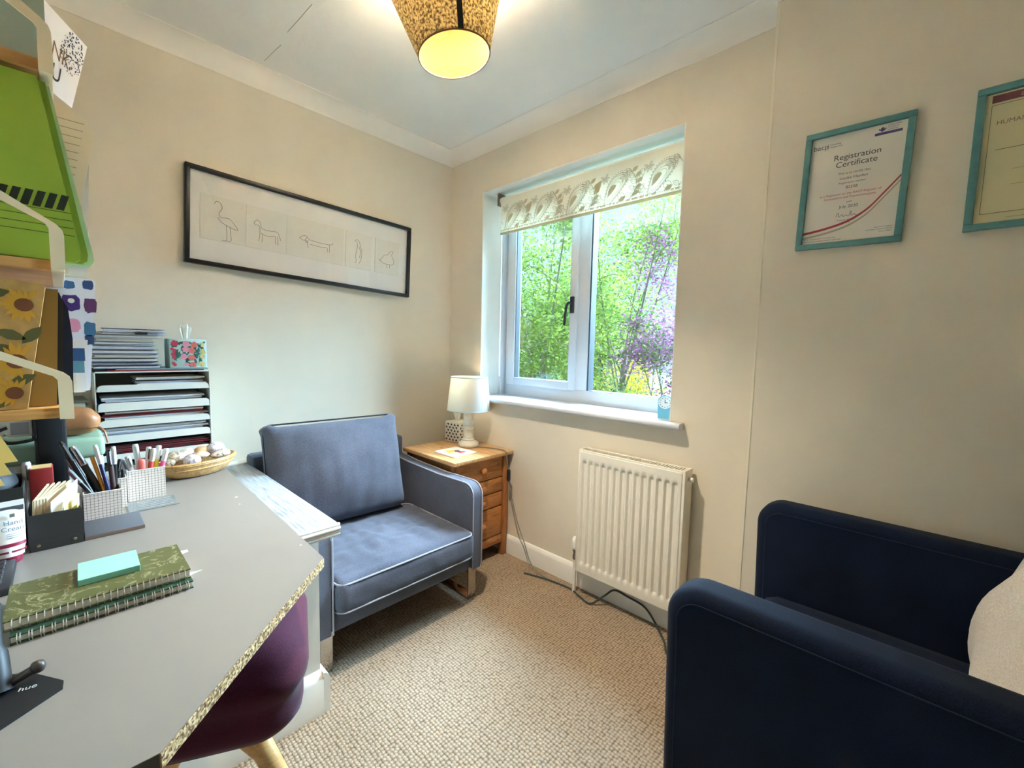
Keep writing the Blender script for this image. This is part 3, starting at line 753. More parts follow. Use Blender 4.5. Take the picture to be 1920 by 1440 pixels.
# ------------------------------------------------------------------ table lamp
lp = thing('table_lamp', 'turned cream table lamp with pale blue drum shade on the pine chest', 'lamp', (-1.782, 1.535, .576))
CRM = M('distressed_cream_wood', (222, 212, 194), .6, var=.08, vs_=60)
B().lathe([(.05, 0), (.056, .006), (.057, .016), (.052, .026), (.042, .032), (.035, .036), (.036, .044), (.030, .048), (.029, .10), (.036, .104), (.037, .112), (.033, .116), (.036, .122), (.035, .128), (.030, .132), (.028, .18), (.034, .186), (.036, .194), (.030, .2), (.012, .204)], (0, 0, 0), 32).done('base', CRM, lp, 50)
SHD = translucent('pale_blue_linen_shade', (178, 196, 206), (226, 206, 160), .22, bs=200)
B().shell([(.119, .205), (.100, .385)], n=48).done('shade', SHD, lp, 60, fix=False)
for r, z in ((.119, .205), (.100, .385)):
    b = B(); b.tube([(r*math.cos(2*PI*k/48), r*math.sin(2*PI*k/48), z) for k in range(48)], .0022, 6, True); b.done('shade_rim', SHD, lp, 50)
b = B(); b.tube([(.119*math.cos(.35), .119*math.sin(.35), .205), (.1005*math.cos(.35), .1005*math.sin(.35), .385)], .0012, 5); b.done('shade_seam', SHD, lp, 50)
b = B(); b.lathe([(.012, .204), (.012, .245), (.008, .25)], (0, 0, 0), 16); b.done('lampholder', M('brass_fitting', (190, 150, 80), .3, .8), lp, 50)
def bulbmat():
    t = NT('frosted_bulb'); t.t.nodes.remove(t.b); tr = t.n('ShaderNodeBsdfTransparent'); em = t.n('ShaderNodeEmission'); ad_ = t.n('ShaderNodeAddShader')
    tr.inputs[0].default_value = (.94, .92, .88, 1); em.inputs[0].default_value = lin((255, 205, 120)); em.inputs[1].default_value = .8
    t.l(tr.outputs[0], ad_.inputs[0]); t.l(em.outputs[0], ad_.inputs[1]); t.l(ad_.outputs[0], t.out.inputs[0]); return t.m
BULB = bulbmat()
B().lathe([(.008, .25), (.014, .26), (.024, .285), (.026, .3), (.02, .318), (.0, .326)], (0, 0, 0), 20).done('bulb', BULB, lp, 60)
l = bpy.data.lights.new('table_lamp_light', 'POINT'); l.energy = .28; l.color = (1, .68, .34); l.shadow_soft_size = .02
lo = bpy.data.objects.new('table_lamp_light', l); COL.objects.link(lo); lo.location = (-1.782, 1.535, .576+.345)
cd = thing('lamp_cable', 'thin grey cable with inline switch running from the table lamp down to the floor', 'cable', (-1.72, 1.55, .576))
b = B(); GC = M('grey_flex', (120, 122, 116), .6)
b.tube(catmull([(-1.727, 1.55, .582), (-1.66, 1.585, .581), (-1.6, 1.60, .581), (-1.552, 1.595, .58), (-1.54, 1.592, .55), (-1.533, 1.6, .49)], 6), .003, 7); b.done('upper_flex', GC, cd, 60, True)
b = B(); b.soft((-1.53, 1.6, .455), (.02, .018, .065), .008, (0, 0, 0), (4, 4, 6)); b.done('inline_switch', M('black_switch', (28, 28, 30), .4), cd, 60, True)
b = B(); b.tube(catmull([(-1.53, 1.6, .43), (-1.515, 1.605, .36), (-1.47, 1.61, .22), (-1.42, 1.615, .115), (-1.36, 1.60, .035), (-1.28, 1.595, .006), (-1.21, 1.59, .004)], 6), .0026, 7); b.done('lower_flex', GC, cd, 60, True)
b = B(); b.tube(catmull([(-1.36, 1.55, .004), (-1.24, 1.585, .004), (-1.12, 1.6, .004), (-1.05, 1.58, .005), (-.98, 1.565, .005), (-.93, 1.60, .05), (-.9, 1.628, .075), (-.84, 1.632, .07), (-.76, 1.63, .06), (-.70, 1.615, .02), (-.64, 1.56, .004), (-.6, 1.5, .004), (-.5, 1.42, .004)], 6), .0042, 7)
tag(b.done('mains_cable', M('dark_green_flex', (52, 62, 56), .6), sm=60), 'dark mains cable trailing along the skirting under the radiator', 'cable')

# tissue box + booklet on the chest
tb = thing('tissue_box', 'white tissue box with black triangles behind the table lamp', 'tissue box', (-1.935, 1.59, .576), (0, 0, R(8)))
tri = NT('white_card'); tri.b.inputs['Base Color'].default_value = lin((232, 226, 212)); tri.b.inputs['Roughness'].default_value = .6
B().box(-.055, .055, -.055, .055, 0, .118, .004).done('carton', tri.m, tb, 40)
b = B(); rn = random.Random(5)
for fx in range(2):
    for i in range(4):
        for j in range(6):
            u = -.043+i*.0255+(.012 if j % 2 else 0); v_ = .014+j*.0175; s = .0085
            if u > .046: continue
            pts = [(u-s, v_-s*.6), (u+s, v_-s*.6), (u, v_+s)] if rn.random() < .6 else [(u-s, v_+s*.6), (u, v_-s), (u+s, v_+s*.6)]
            b.face([(p[0], -.0554, p[1]) for p in pts] if fx == 0 else [(.0554, p[0], p[1]) for p in pts])
b.done('triangle_print', M('print_black', (24, 24, 26), .6), tb, 0, fix=False)['kind'] = 'stuff'
TIS = translucent('tissue_paper', (244, 240, 232), (240, 236, 226), .35)
def tissue(name, parent, c, wd, h, seed):
    b = B()
    def f(u, v_):
        a = (u-.5)*2; z = h*v_
        return Vector((c[0]+a*wd*(.45+.55*v_)*.5, c[1]+.012*math.sin(a*5+seed)*(.3+v_)+.008*v_*math.cos(a*3), c[2]+z*(1-.3*abs(a)**1.5)+.004*math.sin(a*9)))
    b.grid(f, 14, 10); return b.done(name, TIS, parent, 80, fix=False)
tissue('tissue', tb, (-.01, 0, .117), .07, .06, 1)
bk = thing('booklet', 'thin white booklet with yellow and red cover lying on the pine chest', 'booklet', (-1.71, 1.385, .576), (0, 0, R(2)))
B().box(-.08, .08, -.075, .075, 0, .007, .001).done('pages', M('paper_white', (238, 236, 230), .6), bk, 30)
B().box(-.08, .08, -.075, .075, .007, .0082).done('cover', M('cover_white', (240, 240, 238), .4), bk, 0)
B().prism([(-.05, -.03, .0083), (.0, -.05, .0083), (.02, .0, .0083), (-.02, .02, .0083)], (0, 0, .0003)).done('cover_shape', M('cover_yellow', (232, 196, 40), .5), bk, 0)
B().prism([(.0, .0, .0086), (.05, -.01, .0086), (.04, .045, .0086)], (0, 0, .0003)).done('cover_shape', M('cover_red', (206, 62, 62), .5), bk, 0)
B().prism([(-.02, .01, .0089), (.015, -.012, .0089), (.02, .02, .0089), (-.01, .03, .0089)], (0, 0, .0003)).done('cover_shape', M('cover_grey', (92, 92, 96), .5), bk, 0)

# alarm clock on the sill
ck = thing('alarm_clock', 'small pale blue clock at the right end of the window sill', 'clock', (-.752, YB+.055, .848), (0, 0, R(18)))
CKB = M('clock_blue', (110, 178, 200), .4)
b = B(); o = [(-.028, 0), (.028, 0), (.028, .07)] + [(.028*math.cos(a), .07+.028*math.sin(a)) for a in [PI*k/10 for k in range(1, 10)]] + [(-.028, .07)]
t_ = bmesh.new(); A2 = [t_.verts.new((x, -.016, z)) for x, z in o]; C2 = [t_.verts.new((x, .016, z)) for x, z in o]; t_.faces.new(A2[::-1]); t_.faces.new(C2)
for i in range(len(o)): t_.faces.new((A2[i], A2[(i+1) % len(o)], C2[(i+1) % len(o)], C2[i]))
b.merge(t_); b.done('case', CKB, ck, 40)
T = Tm((0, -.0162, .066), (PI/2, 0, 0))
fc = B().lathe([(.026, 0), (.026, .002), (.024, .003), (.024, .0015)], (0, 0, 0), 28, T).done('dial', M('dial_white', (226, 232, 234), .4), ck, 40)
b = B()
for k in range(12):
    a = 2*PI*k/12; b.box(-.0014+.019*math.sin(a), .0014+.019*math.sin(a), -.0196, -.0188, .066+.019*math.cos(a)-.0016, .066+.019*math.cos(a)+.0016)
b.done('hour_marks', M('clock_ink', (50, 56, 66), .5), fc, 0, True) if False else b.done('hour_marks', M('clock_ink', (50, 56, 66), .5), ck, 0)
B().box(-.001, .001, -.0205, -.0197, .064, .079).done('minute_hand', M('clock_ink', (50, 56, 66)), ck, 0)
B().box(.0, .011, -.0205, -.0197, .065, .0675).done('hour_hand', M('clock_ink', (50, 56, 66)), ck, 0)

# ------------------------------------------------------------------ ceiling pendant
pn = thing('pendant_lamp', 'tapered brown woven pendant shade hanging from the ceiling', 'lamp', (-1.007, .796, 1.934))
PSH = translucent('woven_brown_shade', (140, 128, 108), (150, 142, 128), .09, bs=170, noise_dark=(54, 48, 40))
LIN = M('gold_lining', (255, 206, 84), .6)
B().shell([(.0995, 0), (.172, .225)], n=64).done('shade', PSH, pn, 70, fix=False)
for r, z in ((.0995, 0), (.172, .225)):
    b = B(); b.tube([(r*math.cos(2*PI*k/64), r*math.sin(2*PI*k/64), z) for k in range(64)], .0022, 6, True); b.done('shade_rim', M('rim_tape', (104, 76, 48), .8), pn, 50)
a0 = math.atan2(-.796-.0, 1.007)+R(9)
ca, sa = math.cos(a0), math.sin(a0); b = B()
for_ = [(.1002, 0), (.1727, .225)]
hw = .0075
q = [Vector((ca*(r+.001)-sa*s*hw, sa*(r+.001)+ca*s*hw, z)) for (r, z), s in ((for_[0], -1), (for_[0], 1), (for_[1], 1), (for_[1], -1))]
b.prism(q, (ca*.0012, sa*.0012, 0)); b.done('seam_strip', M('black_tape', (26, 24, 26), .7), pn, 0)
B().shell([(.098, .002), (.1705, .224)], n=64).done('lining', translucent('gold_lining_t', (36, 13, 1), (250, 216, 136), .3), pn, 70, fix=False)
B().shell([(.1705, .2235), (.03, .2238)], n=64).done('added_diffuser', translucent('added_diffuser_cloth', (244, 238, 226), (250, 246, 236), .85), pn, 70, fix=False)  # unseen cover added to soften and spread the bulb's light on the ceiling
WIRE = M('wire_grey', (150, 130, 96), .4, .5)
b = B()
for k in range(3):
    a = 2*PI*k/3+.4; b.tube([(.166*math.cos(a), .166*math.sin(a), .205), (.02*math.cos(a), .02*math.sin(a), .19)], .0014, 5)
b.tube([(.021*math.cos(2*PI*k/20), .021*math.sin(2*PI*k/20), .19) for k in range(20)], .002, 5, True); b.done('spider', WIRE, pn, 50)
b = B(); b.lathe([(.016, .17), (.018, .2), (.014, .235), (.004, .245)], (0, 0, 0), 16); b.done('lampholder', WHITE, pn, 50)
B().lathe([(.0, .105), (.02, .112), (.029, .132), (.024, .155), (.012, .172)], (0, 0, 0), 20).done('bulb', BULB, pn, 60)
b = B(); b.tube([(0, 0, .24), (0, 0, .319)], .003, 8); b.done('flex', WHITE, pn, 50)
B().lathe([(.045, .3), (.045, .31), (.04, .319)], (0, 0, 0), 24).done('ceiling_rose', WHITE, pn, 50)
tilt = Matrix.Rotation(R(8.5), 4, Vector((-fw.x, -fw.y, 0)))   # the shade hangs a little askew
for ch in pn.children:
    if ch.name.split('.')[0] in ('shade', 'shade_rim', 'seam_strip', 'lining', 'added_diffuser', 'spider'): ch.matrix_basis = tilt
l = bpy.data.lights.new('pendant_light', 'POINT'); l.energy = 46; l.color = (1, .89, .74); l.shadow_soft_size = .036
lo = bpy.data.objects.new('pendant_light', l); COL.objects.link(lo); lo.location = (-1.007, .796, 1.934+.132)

# ------------------------------------------------------------------ long picture on the left wall
BLK = M('black_frame_lacquer', (22, 22, 24), .35)
PG = thin_glass('picture_glass', (1, 1, 1, 1), .8)
pic = thing('framed_picture', 'long black framed picture of five small line drawings on white', 'picture', (XL+.002, .851, 1.5975), (0, R(2.06), R(90)))
W2_, H2_ = .5015, .1885
def frame(parent, w_, h_, bw, dp, mat, bev=.002):
    for nm, a in (('frame_rail', (-w_, w_, -dp, 0, h_-bw, h_)), ('frame_rail', (-w_, w_, -dp, 0, -h_, -h_+bw)), ('frame_stile', (-w_, -w_+bw, -dp, 0, -h_+bw, h_-bw)), ('frame_stile', (w_-bw, w_, -dp, 0, -h_+bw, h_-bw))):
        B().box(*a, bev).done(nm, mat, parent, 40)
frame(pic, W2_, H2_, .0165, .026, BLK)
MOUNT = M('white_mount_board', (232, 228, 222), .8)
B().box(-W2_+.012, W2_-.012, -.009, -.002, -H2_+.012, H2_-.012).done('mount', MOUNT, pic, 0)
CARD = M('drawing_card', (226, 222, 212), .85); INK = M('drawing_ink', (112, 106, 100), .8)
cards = [(-.451, -.297, .103), (-.292, -.135, .103), (-.133, .128, .103), (.140, .275, .103), (.297, .437, .103)]
def draw(card, strokes, cx, cz):
    b = B()
    for s in strokes:
        b.tube([Vector((cx+x, -.0117, cz+z)) for x, z in [(p[0], p[1]) for p in [(q.x, q.y) for q in catmull([(u, v_, 0) for u, v_ in s], 6)]]], .0009, 5)
    return b.done('line_drawing', INK, card, 50)
sk = [
  [[(-.03, .06), (-.022, .072), (-.008, .066), (-.004, .048), (-.014, .026), (-.006, .012), (.02, .014), (.04, -.004), (.052, -.026), (.02, -.018), (-.006, -.006), (-.018, .01)], [(.012, -.016), (.014, -.05), (.012, -.076), (-.004, -.078)], [(.024, -.018), (.027, -.05), (.028, -.074), (.014, -.077)]],
  [[(-.05, .022), (-.038, .036), (-.026, .03), (-.018, .006), (.012, .002), (.04, .004), (.05, -.008), (.056, -.03)], [(-.05, .022), (-.042, .016), (-.03, .014), (-.026, -.012), (-.03, -.05)], [(-.022, -.014), (-.004, -.022), (.02, -.02), (.034, -.016), (.036, -.05)], [(-.016, -.018), (-.018, -.052)], [(.044, -.012), (.046, -.052)]],
  [[(-.075, .004), (-.055, .018), (-.04, .014), (-.03, .004), (.02, .0), (.066, .002), (.08, .012)], [(-.075, .004), (-.06, -.004), (-.044, -.004), (-.036, -.034)], [(-.03, -.016), (.02, -.018), (.05, -.016), (.052, -.036)], [(-.042, .012), (-.05, -.002), (-.042, -.012), (-.036, .0)], [(.062, .0), (.062, -.036)]],
  [[(-.02, .05), (-.012, .058), (.002, .05), (.008, .03), (.016, .0), (.014, -.03), (.004, -.058)], [(-.02, .05), (-.01, .044), (-.008, .02), (-.016, -.02), (-.012, -.052), (-.022, -.056)], [(.0, .026), (.01, .0), (.004, -.03)]],
  [[(-.04, -.02), (-.02, .01), (.004, .02), (.02, .04), (.034, .036), (.026, .02), (.04, -.01), (.03, -.03), (-.02, -.03), (-.04, -.02)], [(-.05, -.01), (-.04, -.02)], [(.0, -.03), (.0, -.05)], [(.014, -.03), (.016, -.05)]],
]
for (x0, x1, zt), s in zip(cards, sk):
    c_ = B().box(x0, x1, -.0115, -.0085, -.083, .092).done('drawing_card', CARD, pic, 0)
    draw(c_, s, (x0+x1)/2, .0)
B().box(-W2_+.014, W2_-.014, -.0165, -.0155, -H2_+.014, H2_-.014).done('glass', PG, pic, 0)

# ------------------------------------------------------------------ certificates
TEAL = M('teal_stained_wood', (92, 142, 142), .6, var=.1, vs_=40, bump=.2, bs=120)
INKD = M('print_dark', (58, 50, 62), .7); INKR = M('print_red', (176, 44, 62), .7); INKP = M('print_purple', (78, 66, 130), .7); INKG = M('print_sage', (176, 170, 146), .7)
c1 = thing('framed_certificate', 'teal framed registration certificate with red curved stripe', 'certificate', (-.1765, YP-.001, 1.594), (0, R(1.6), 0))
w_, h_ = .119, .1645
frame(c1, w_, h_, .0155, .016, TEAL)
B().box(-w_+.01, w_-.01, -.005, -.002, -h_+.01, h_-.01).done('paper', M('certificate_paper', (232, 226, 214), .7), c1, 0)
y = -.0056
def tx(s, size, x, z, mat=INKD, al='CENTER', sx=1, shear=0, par=c1): return text('lettering', s, size, mat, par, (x, y, z), (PI/2, 0, 0), al, 0, sx, shear)
tx('bacp', .019, -.099, .117, INKD, 'LEFT'); B().box(-.0645, -.0638, y-.0004, y, .112, .130).done('rule', INKD, c1, 0)
for k, s in enumerate(('counselling', 'changes lives')): tx(s, .0058, -.061, .124-.0065*k, INKD, 'LEFT')
tx('Registration', .0215, .004, .078); tx('Certificate', .0215, .004, .058)
tx('This is to certify that', .0085, .002, .037); tx('Louise Hayden', .0105, .002, .023); tx('Registration number', .0072, .0, .011); tx('82358', .0105, .0, -.003)
tx('is a Registrant on the BACP Register of', .0085, -.003, -.019, INKR); tx('Counsellors and Psychotherapists', .0085, -.003, -.029, INKR)
tx('until', .0072, -.002, -.042); tx('July 2020', .0115, -.002, -.056)
b = B(); sg = catmull([(-.028, -.079, 0), (-.024, -.068, 0), (-.021, -.08, 0), (-.015, -.074, 0), (-.011, -.08, 0), (-.006, -.076, 0), (.001, -.08, 0), (.005, -.066, 0), (.007, -.08, 0), (.013, -.075, 0), (.017, -.08, 0), (.027, -.078, 0)], 4)
b.tube([(p.x, y-.0002, p.y) for p in sg], .0005, 4); b.done('signature', INKD, c1, 0)
tx('Executive Manager', .0055, -.004, -.091); tx('Registrar', .0055, -.004, -.098)
def ribbon(pts, w0, mat, yy):
    b = B(); P = catmull([(p[0], p[1], 0) for p in pts], 8); 
    for a, c in zip(P, P[1:]):
        b.face([(a.x, yy, a.y), (c.x, yy, c.y), (c.x, yy, c.y+w0), (a.x, yy, a.y+w0)])
    return b.done('curved_stripe', mat, c1, 0, fix=False)
cv = [(-.1032, -.121), (-.05, -.112), (0, -.097), (.04, -.071), (.07, -.036), (.1032, .006)]
ribbon(cv, .0065, INKR, y-.0002); ribbon([(a, c-.0125) for a, c in cv], .0055, INKG, y-.0001)
B().box(.038, .094, y-.0004, y, .122, .1285).done('purple_banner', INKP, c1, 0)
T = Tm((.053, y, .137), (PI/2, 0, 0)); B().lathe([(.0042, 0), (.0042, .0003)], (0, 0, 0), 14, T).done('emblem_dot', INKP, c1, 0)
b = B(); 
for sx_ in (-1, 1): b.face([(.053, y-.0003, .1295), (.053+sx_*.008, y-.0003, .136), (.053+sx_*.008, y-.0003, .139), (.053, y-.0003, .1325)])
b.done('emblem_chevron', INKP, c1, 0, fix=False)
for k, s in enumerate(('professional', 'standards', 'authority')): tx(s, .0056, .064, .1425-.0055*k, INKP, 'LEFT')
tx('accredited register', .005, .066, .1235, M('banner_white', (220, 214, 226)))
for k, s in enumerate(('British Association for Counselling and', 'Psychotherapy, company limited by guarantee')): tx(s, .0048, -.1, -.136-.0065*k, INKD, 'LEFT')
for k, s in enumerate(('registered in England', 'and Wales, company 2175320', 'charity 298361')): tx(s, .0046, .098, -.121-.006*k, INKD, 'RIGHT')
B().box(-w_+.012, w_-.012, -.0105, -.0098, -h_+.012, h_-.012).done('glass', PG, c1, 0)
c2 = thing('framed_certificate', 'teal framed cream certificate with burgundy banner, cut off by the right edge', 'certificate', (.170, YP-.001, 1.594), (0, R(.4), 0))
frame(c2, .119, .1645, .0155, .016, TEAL)
B().box(-.109, .109, -.005, -.002, -.1545, .1545).done('paper', M('cream_certificate', (222, 212, 170), .7), c2, 0)
B().box(-.0935, .0935, y-.0004, y, .128, .145).done('burgundy_banner', M('banner_burgundy', (112, 44, 58), .7), c2, 0)
text('lettering', 'acpd acpd acpd', .016, M('banner_pale', (206, 170, 166)), c2, (0, y-.0008, .1315))
IB = M('brown_rule', (110, 92, 52), .7); b = B()
for a in ((-.0935, .0935, .1225, .1235), (-.0935, .0935, -.127, -.126), (-.0935, -.0926, -.127, .1235), (.0926, .0935, -.127, .1235)): b.box(a[0], a[1], y-.0004, y, a[2], a[3])
b.done('border_rule', IB, c2, 0)
text('lettering', 'HUMANISTIC COUNSELLING', .0135, M('print_olive', (120, 112, 88)), c2, (-.083, y, .077), align='LEFT')
text('lettering', 'is awarded', .012, INKD, c2, (-.03, y, .042), align='LEFT', shear=.3)
for z, wd, th_ in ((.019, .15, .0012), (-.03, .1, .0005), (-.065, .1, .0005), (-.1395, .1, .0006)): B().box(-wd/2-.005*(wd > .12), wd/2, y-.0004, y, z, z+th_).done('rule', IB, c2, 0)
B().box(-.107, .107, -.0105, -.0098, -.1525, .1525).done('glass', PG, c2, 0)

# ------------------------------------------------------------------ shelf above the desk
D = .66
CREAM = M('cream_powder_coat', (238, 222, 190), .5); SHW = wood('shelf_pine', (176, 120, 58), (206, 150, 84), 'Y', 6, .5, False)
sh = thing('wall_shelf', 'three tier pine shelf with cream metal end brackets above the desk', 'shelf', (-1.42, YF, .97))
XB = -1.15
for z0, z1, zb in ((.973, .992, .97), (1.243, 1.260, 1.246), (1.587, 1.605, 1.586)):
    B().box(-1.70, XB, YF+.006, -.006, z0, z1, .001).done('shelf_board', SHW, sh, 30, True)
    B().box(-1.70, XB-.001, -.006, .011, z0-.001, z1, .001).done('front_lip', CREAM, sh, 30, True)
prof = [
  [(.012, .970), (.012, 1.040), (.009, 1.050), (.001, 1.058), (-.073, 1.096), (YF+.01, 1.215), (YF+.01, 1.198), (-.073, 1.081), (-.012, 1.051), (-.007, 1.044), (-.007, .971)],
  [(.012, 1.246), (.013, 1.306), (.011, 1.316), (.003, 1.326), (-.06, 1.368), (YF+.01, 1.545), (YF+.01, 1.527), (-.06, 1.352), (-.010, 1.324), (-.006, 1.316), (-.006, 1.245)],
  [(.013, 1.584), (.012, 1.655), (.009, 1.665), (.0, 1.674), (-.035, 1.699), (YF+.01, 1.89), (YF+.01, 1.872), (-.04, 1.681), (-.009, 1.662), (-.005, 1.655), (-.006, 1.585)]]
for p in prof:
    for x in (XB, -1.704):
        b = B(); b.prism([(x, y_, z_) for y_, z_ in p], (.0035, 0, 0)); b.done('bracket', CREAM, sh, 0, True)
for x in (-1.17, -1.69): B().box(x-.012, x+.012, YF, YF+.012, .94, 1.9).done('upright', CREAM, sh, 0, True)

def sheet(name, label, cat, poly, x, t, mat, group=None, lean=0):
    """flat card, folder or book standing in the shelf: outline in (y, z), thickness along x"""
    cy = sum(p[0] for p in poly)/len(poly); zb = min(p[1] for p in poly)
    o = thing(name, label, cat, (x, cy, zb), group=group)
    b = B(); b.prism([(x-t, y_, z_) for y_, z_ in poly], (t, 0, 0)); b.done('board', mat, o, 0, True); return o
sheet('box_file', 'grey green box file on the top shelf, its edge cut off by the frame', 'box file', [(-.30, 1.606), (.005, 1.606), (.008, 1.93), (-.30, 1.93)], -1.175, .07, M('sage_board', (166, 180, 166), .7, bump=.2, bs=300))
# thank-you card
ty = thing('greeting_card', 'white thank you card with a speckled motif leaning on the top shelf', 'card', (-1.35, .0, 1.642))
BLp, BRp, TRp, TLp = Vector((-1.252, -.053, 1.642)), Vector((-1.45, .0415, 1.647)), Vector((-1.45, .0725, 1.794)), Vector((-1.252, -.022, 1.789))
U, V_ = (BRp-BLp), (TLp-BLp); N_ = V_.cross(U).normalized()
if N_.x < 0: N_ = -N_
def cp(u, v, off=0): return (BLp*(1-u)+BRp*u)*(1-v) + (TLp*(1-u)+TRp*u)*v + N_*off
b = B(); b.prism([cp(0, 0), cp(1, 0), cp(1, 1), cp(0, 1)], N_*-.0012); b.done('card_stock', M('card_white', (240, 236, 238), .5), ty, 0, True)
GOLD = M('print_gold_brown', (138, 92, 52), .5); NAVY = M('print_navy', (52, 60, 92), .6); MAG = M('print_magenta', (158, 36, 92), .5)
Mx = Matrix((U.normalized(), (V_-U.normalized()*V_.dot(U.normalized())).normalized(), N_)).transposed().to_4x4()
def cardtext(s, size, u, v, mat):
    m_ = Mx.copy(); m_.translation = cp(u, v, .0006); o = text('lettering', s, size, mat, None, (0, 0, 0), (0, 0, 0), 'LEFT')
    o.data.transform(ty.matrix_basis.inverted() @ m_); o.parent = ty
cardtext('THANK', .044, .13, .45, GOLD); cardtext('YOU', .046, .30, .17, M('print_plum', (74, 40, 52), .5))
b = B(); rn = random.Random(2)
for k in range(220):
    u, v = .82+.19*rn.uniform(-1, 1), .70+.29*rn.uniform(-1, 1)
    if ((u-.82)/.19)**2+((v-.70)/.29)**2 > 1 or u > .985 or v > .985: continue
    r = rn.uniform(.006, .017); b.face([cp(u+r*math.cos(a)*.8, v+r*math.sin(a), .0006) for a in [q*PI/3+rn.random() for q in range(6)]] if False else [cp(u+r*math.cos(a)*.8, v+r*math.sin(a), .0006) for a in [q*PI/3 for q in range(6)]])
o = b.done('speckled_motif', NAVY, ty, 0, True, fix=False); o['kind'] = 'stuff'
b = B(); b.face([cp(.45+.04*math.sin(t)*math.sin(t/2), .09-.07*math.cos(t), .0006) for t in [q*2*PI/16 for q in range(16)]]); b.done('magenta_drop', MAG, ty, 0, True, fix=False)
# green folders on the middle shelf
GRN = M('grass_green_card', (158, 184, 58), .75, bump=.15, bs=400); GRN2 = M('mid_green_card', (146, 174, 54), .75); PGR = M('pale_green_card', (190, 220, 168), .7)
gpoly = [(-.31, 1.2615), (-.06, 1.263), (.026, 1.2625), (.0325, 1.268), (.034, 1.281), (-.009, 1.578), (-.31, 1.57)]
g1 = sheet('document_wallet', 'bright green document wallet with black printed tabs, foremost on the middle shelf', 'folder', gpoly, -1.158, .006, GRN)
PB = M('folder_print', (32, 38, 20), .7); xx = -1.1575
for k in range(7):
    y0 = -.068+k*.0146; b = B(); b.face([(xx, y0, 1.354), (xx, y0+.0098, 1.3535), (xx, y0+.0178, 1.381), (xx, y0+.008, 1.3815)]); 
    if y0 > .012: b.bm.free(); continue
    b.done('printed_tab', PB, g1, 0, True, fix=False)
for k in range(4):
    B().box(xx-.0004, xx, -.3, .024+.001*k, 1.3505-.0135*k, 1.3512-.0135*k).done('ruled_line', PB, g1, 0, True)
sheet('document_wallet', 'green document wallet directly behind the printed one', 'folder', [(y_+.010, z_+.0012) for y_, z_ in gpoly], -1.178, .007, GRN2)
sheet('document_wallet', 'pale green document wallet at the back of the green ones', 'folder', [(-.30, 1.2615), (.047, 1.2615), (.053, 1.272), (.0525, 1.285), (.006, 1.582), (-.30, 1.58)], -1.2, .008, PGR)
IV = M('ivory_paper', (226, 214, 188), .8); IV2 = M('ivory_paper_two', (234, 226, 206), .8)
o = sheet('paper_sheets', 'ivory typed sheets sticking out beyond the green wallets', 'paper', [(-.28, 1.262), (.018, 1.262), (.0745, 1.590), (.064, 1.598), (.064, 1.612), (.0125, 1.633), (.0125, 1.575), (-.28, 1.56)], -1.40, .004, IV)
b = B()
for k in range(13):
    z_ = 1.60-.0165*k; b.box(-1.3999, -1.3996, .014 if z_ > 1.57 else -.02, .058-.004*k*.7, z_, z_+.0012)
b.done('typed_lines', M('faint_ink', (150, 138, 112), .8), o, 0, True)['kind'] = 'stuff'
sheet('plastic_sleeve', 'clear plastic sleeve behind the ivory sheets', 'sleeve', [(-.25, 1.262), (.05, 1.262), (.066, 1.575), (.04, 1.58), (-.25, 1.55)], -1.43, .002, M('clear_plastic', (226, 226, 220), .15, alpha=.55))
pn2 = thing('hanging_pen', 'black pen hanging below the middle shelf on a white clip', 'pen', (-1.6, .03, 1.19))
b = B(); b.tube([(-1.6, .022, 1.241), (-1.6, .042, 1.195)], .004, 8); b.done('barrel', M('black_plastic', (20, 20, 22)), pn2, 50, True)
B().box(-1.61, -1.595, .012, .036, 1.243, 1.272, .002).done('clip_tag', WHITE, pn2, 30, True)
# sunflower box file
YEL = M('petal_yellow', (206, 150, 40), .7); BRN = M('seed_brown', (120, 66, 34), .8); LFG = M('leaf_olive', (88, 84, 40), .8); TAN = M('sunflower_board', (190, 146, 82), .7, var=.2, vs_=30)
sf = sheet('patterned_folder', 'sunflower patterned folder leaning at the front of the lower shelf', 'folder', [(-.31, .993), (-.046, .993), (-.015, 1.212), (-.017, 1.219), (-.31, 1.236)], -1.157, .024, TAN)
xs = -1.1568
def disc(c, r, n=14, k=0): return [(xs+k, c[0]+r*math.cos(2*PI*q/n), c[1]+r*math.sin(2*PI*q/n)) for q in range(n)]
rn = random.Random(9)
for cy, cz, r in ((-.042, 1.178, .02), (-.055, 1.078, .022), (-.060, 1.022, .019), (-.11, 1.13, .024), (-.105, 1.04, .022), (-.165, 1.18, .023), (-.17, 1.08, .024), (-.16, 1.015, .018), (-.225, 1.14, .024), (-.23, 1.05, .022), (-.28, 1.19, .021), (-.285, 1.1, .023), (-.28, 1.02, .02)):
    b = B()
    for k in range(18):
        a = 2*PI*k/18; L = r*rn.uniform(1.3, 1.75); w0 = .2
        tipy, tipz = cy+L*math.cos(a), cz+L*math.sin(a)
        if tipy > -.02-.13*(1.212-tipz) or tipz > 1.212 or tipz < .997: continue
        b.face([(xs+.0003+.00002*k, cy+r*.5*math.cos(a-w0), cz+r*.5*math.sin(a-w0)), (xs+.0003+.00002*k, cy+L*.7*math.cos(a-w0*.8), cz+L*.7*math.sin(a-w0*.8)), (xs+.0003+.00002*k, tipy, tipz), (xs+.0003+.00002*k, cy+L*.7*math.cos(a+w0*.8), cz+L*.7*math.sin(a+w0*.8)), (xs+.0003+.00002*k, cy+r*.5*math.cos(a+w0), cz+r*.5*math.sin(a+w0))])
    b.done('sunflower_petals', YEL, sf, 0, True, fix=False)['kind'] = 'stuff'
    b = B(); b.face(disc((cy, cz), r*.58, k=.001)); b.done('sunflower_heart', BRN, sf, 0, True, fix=False)
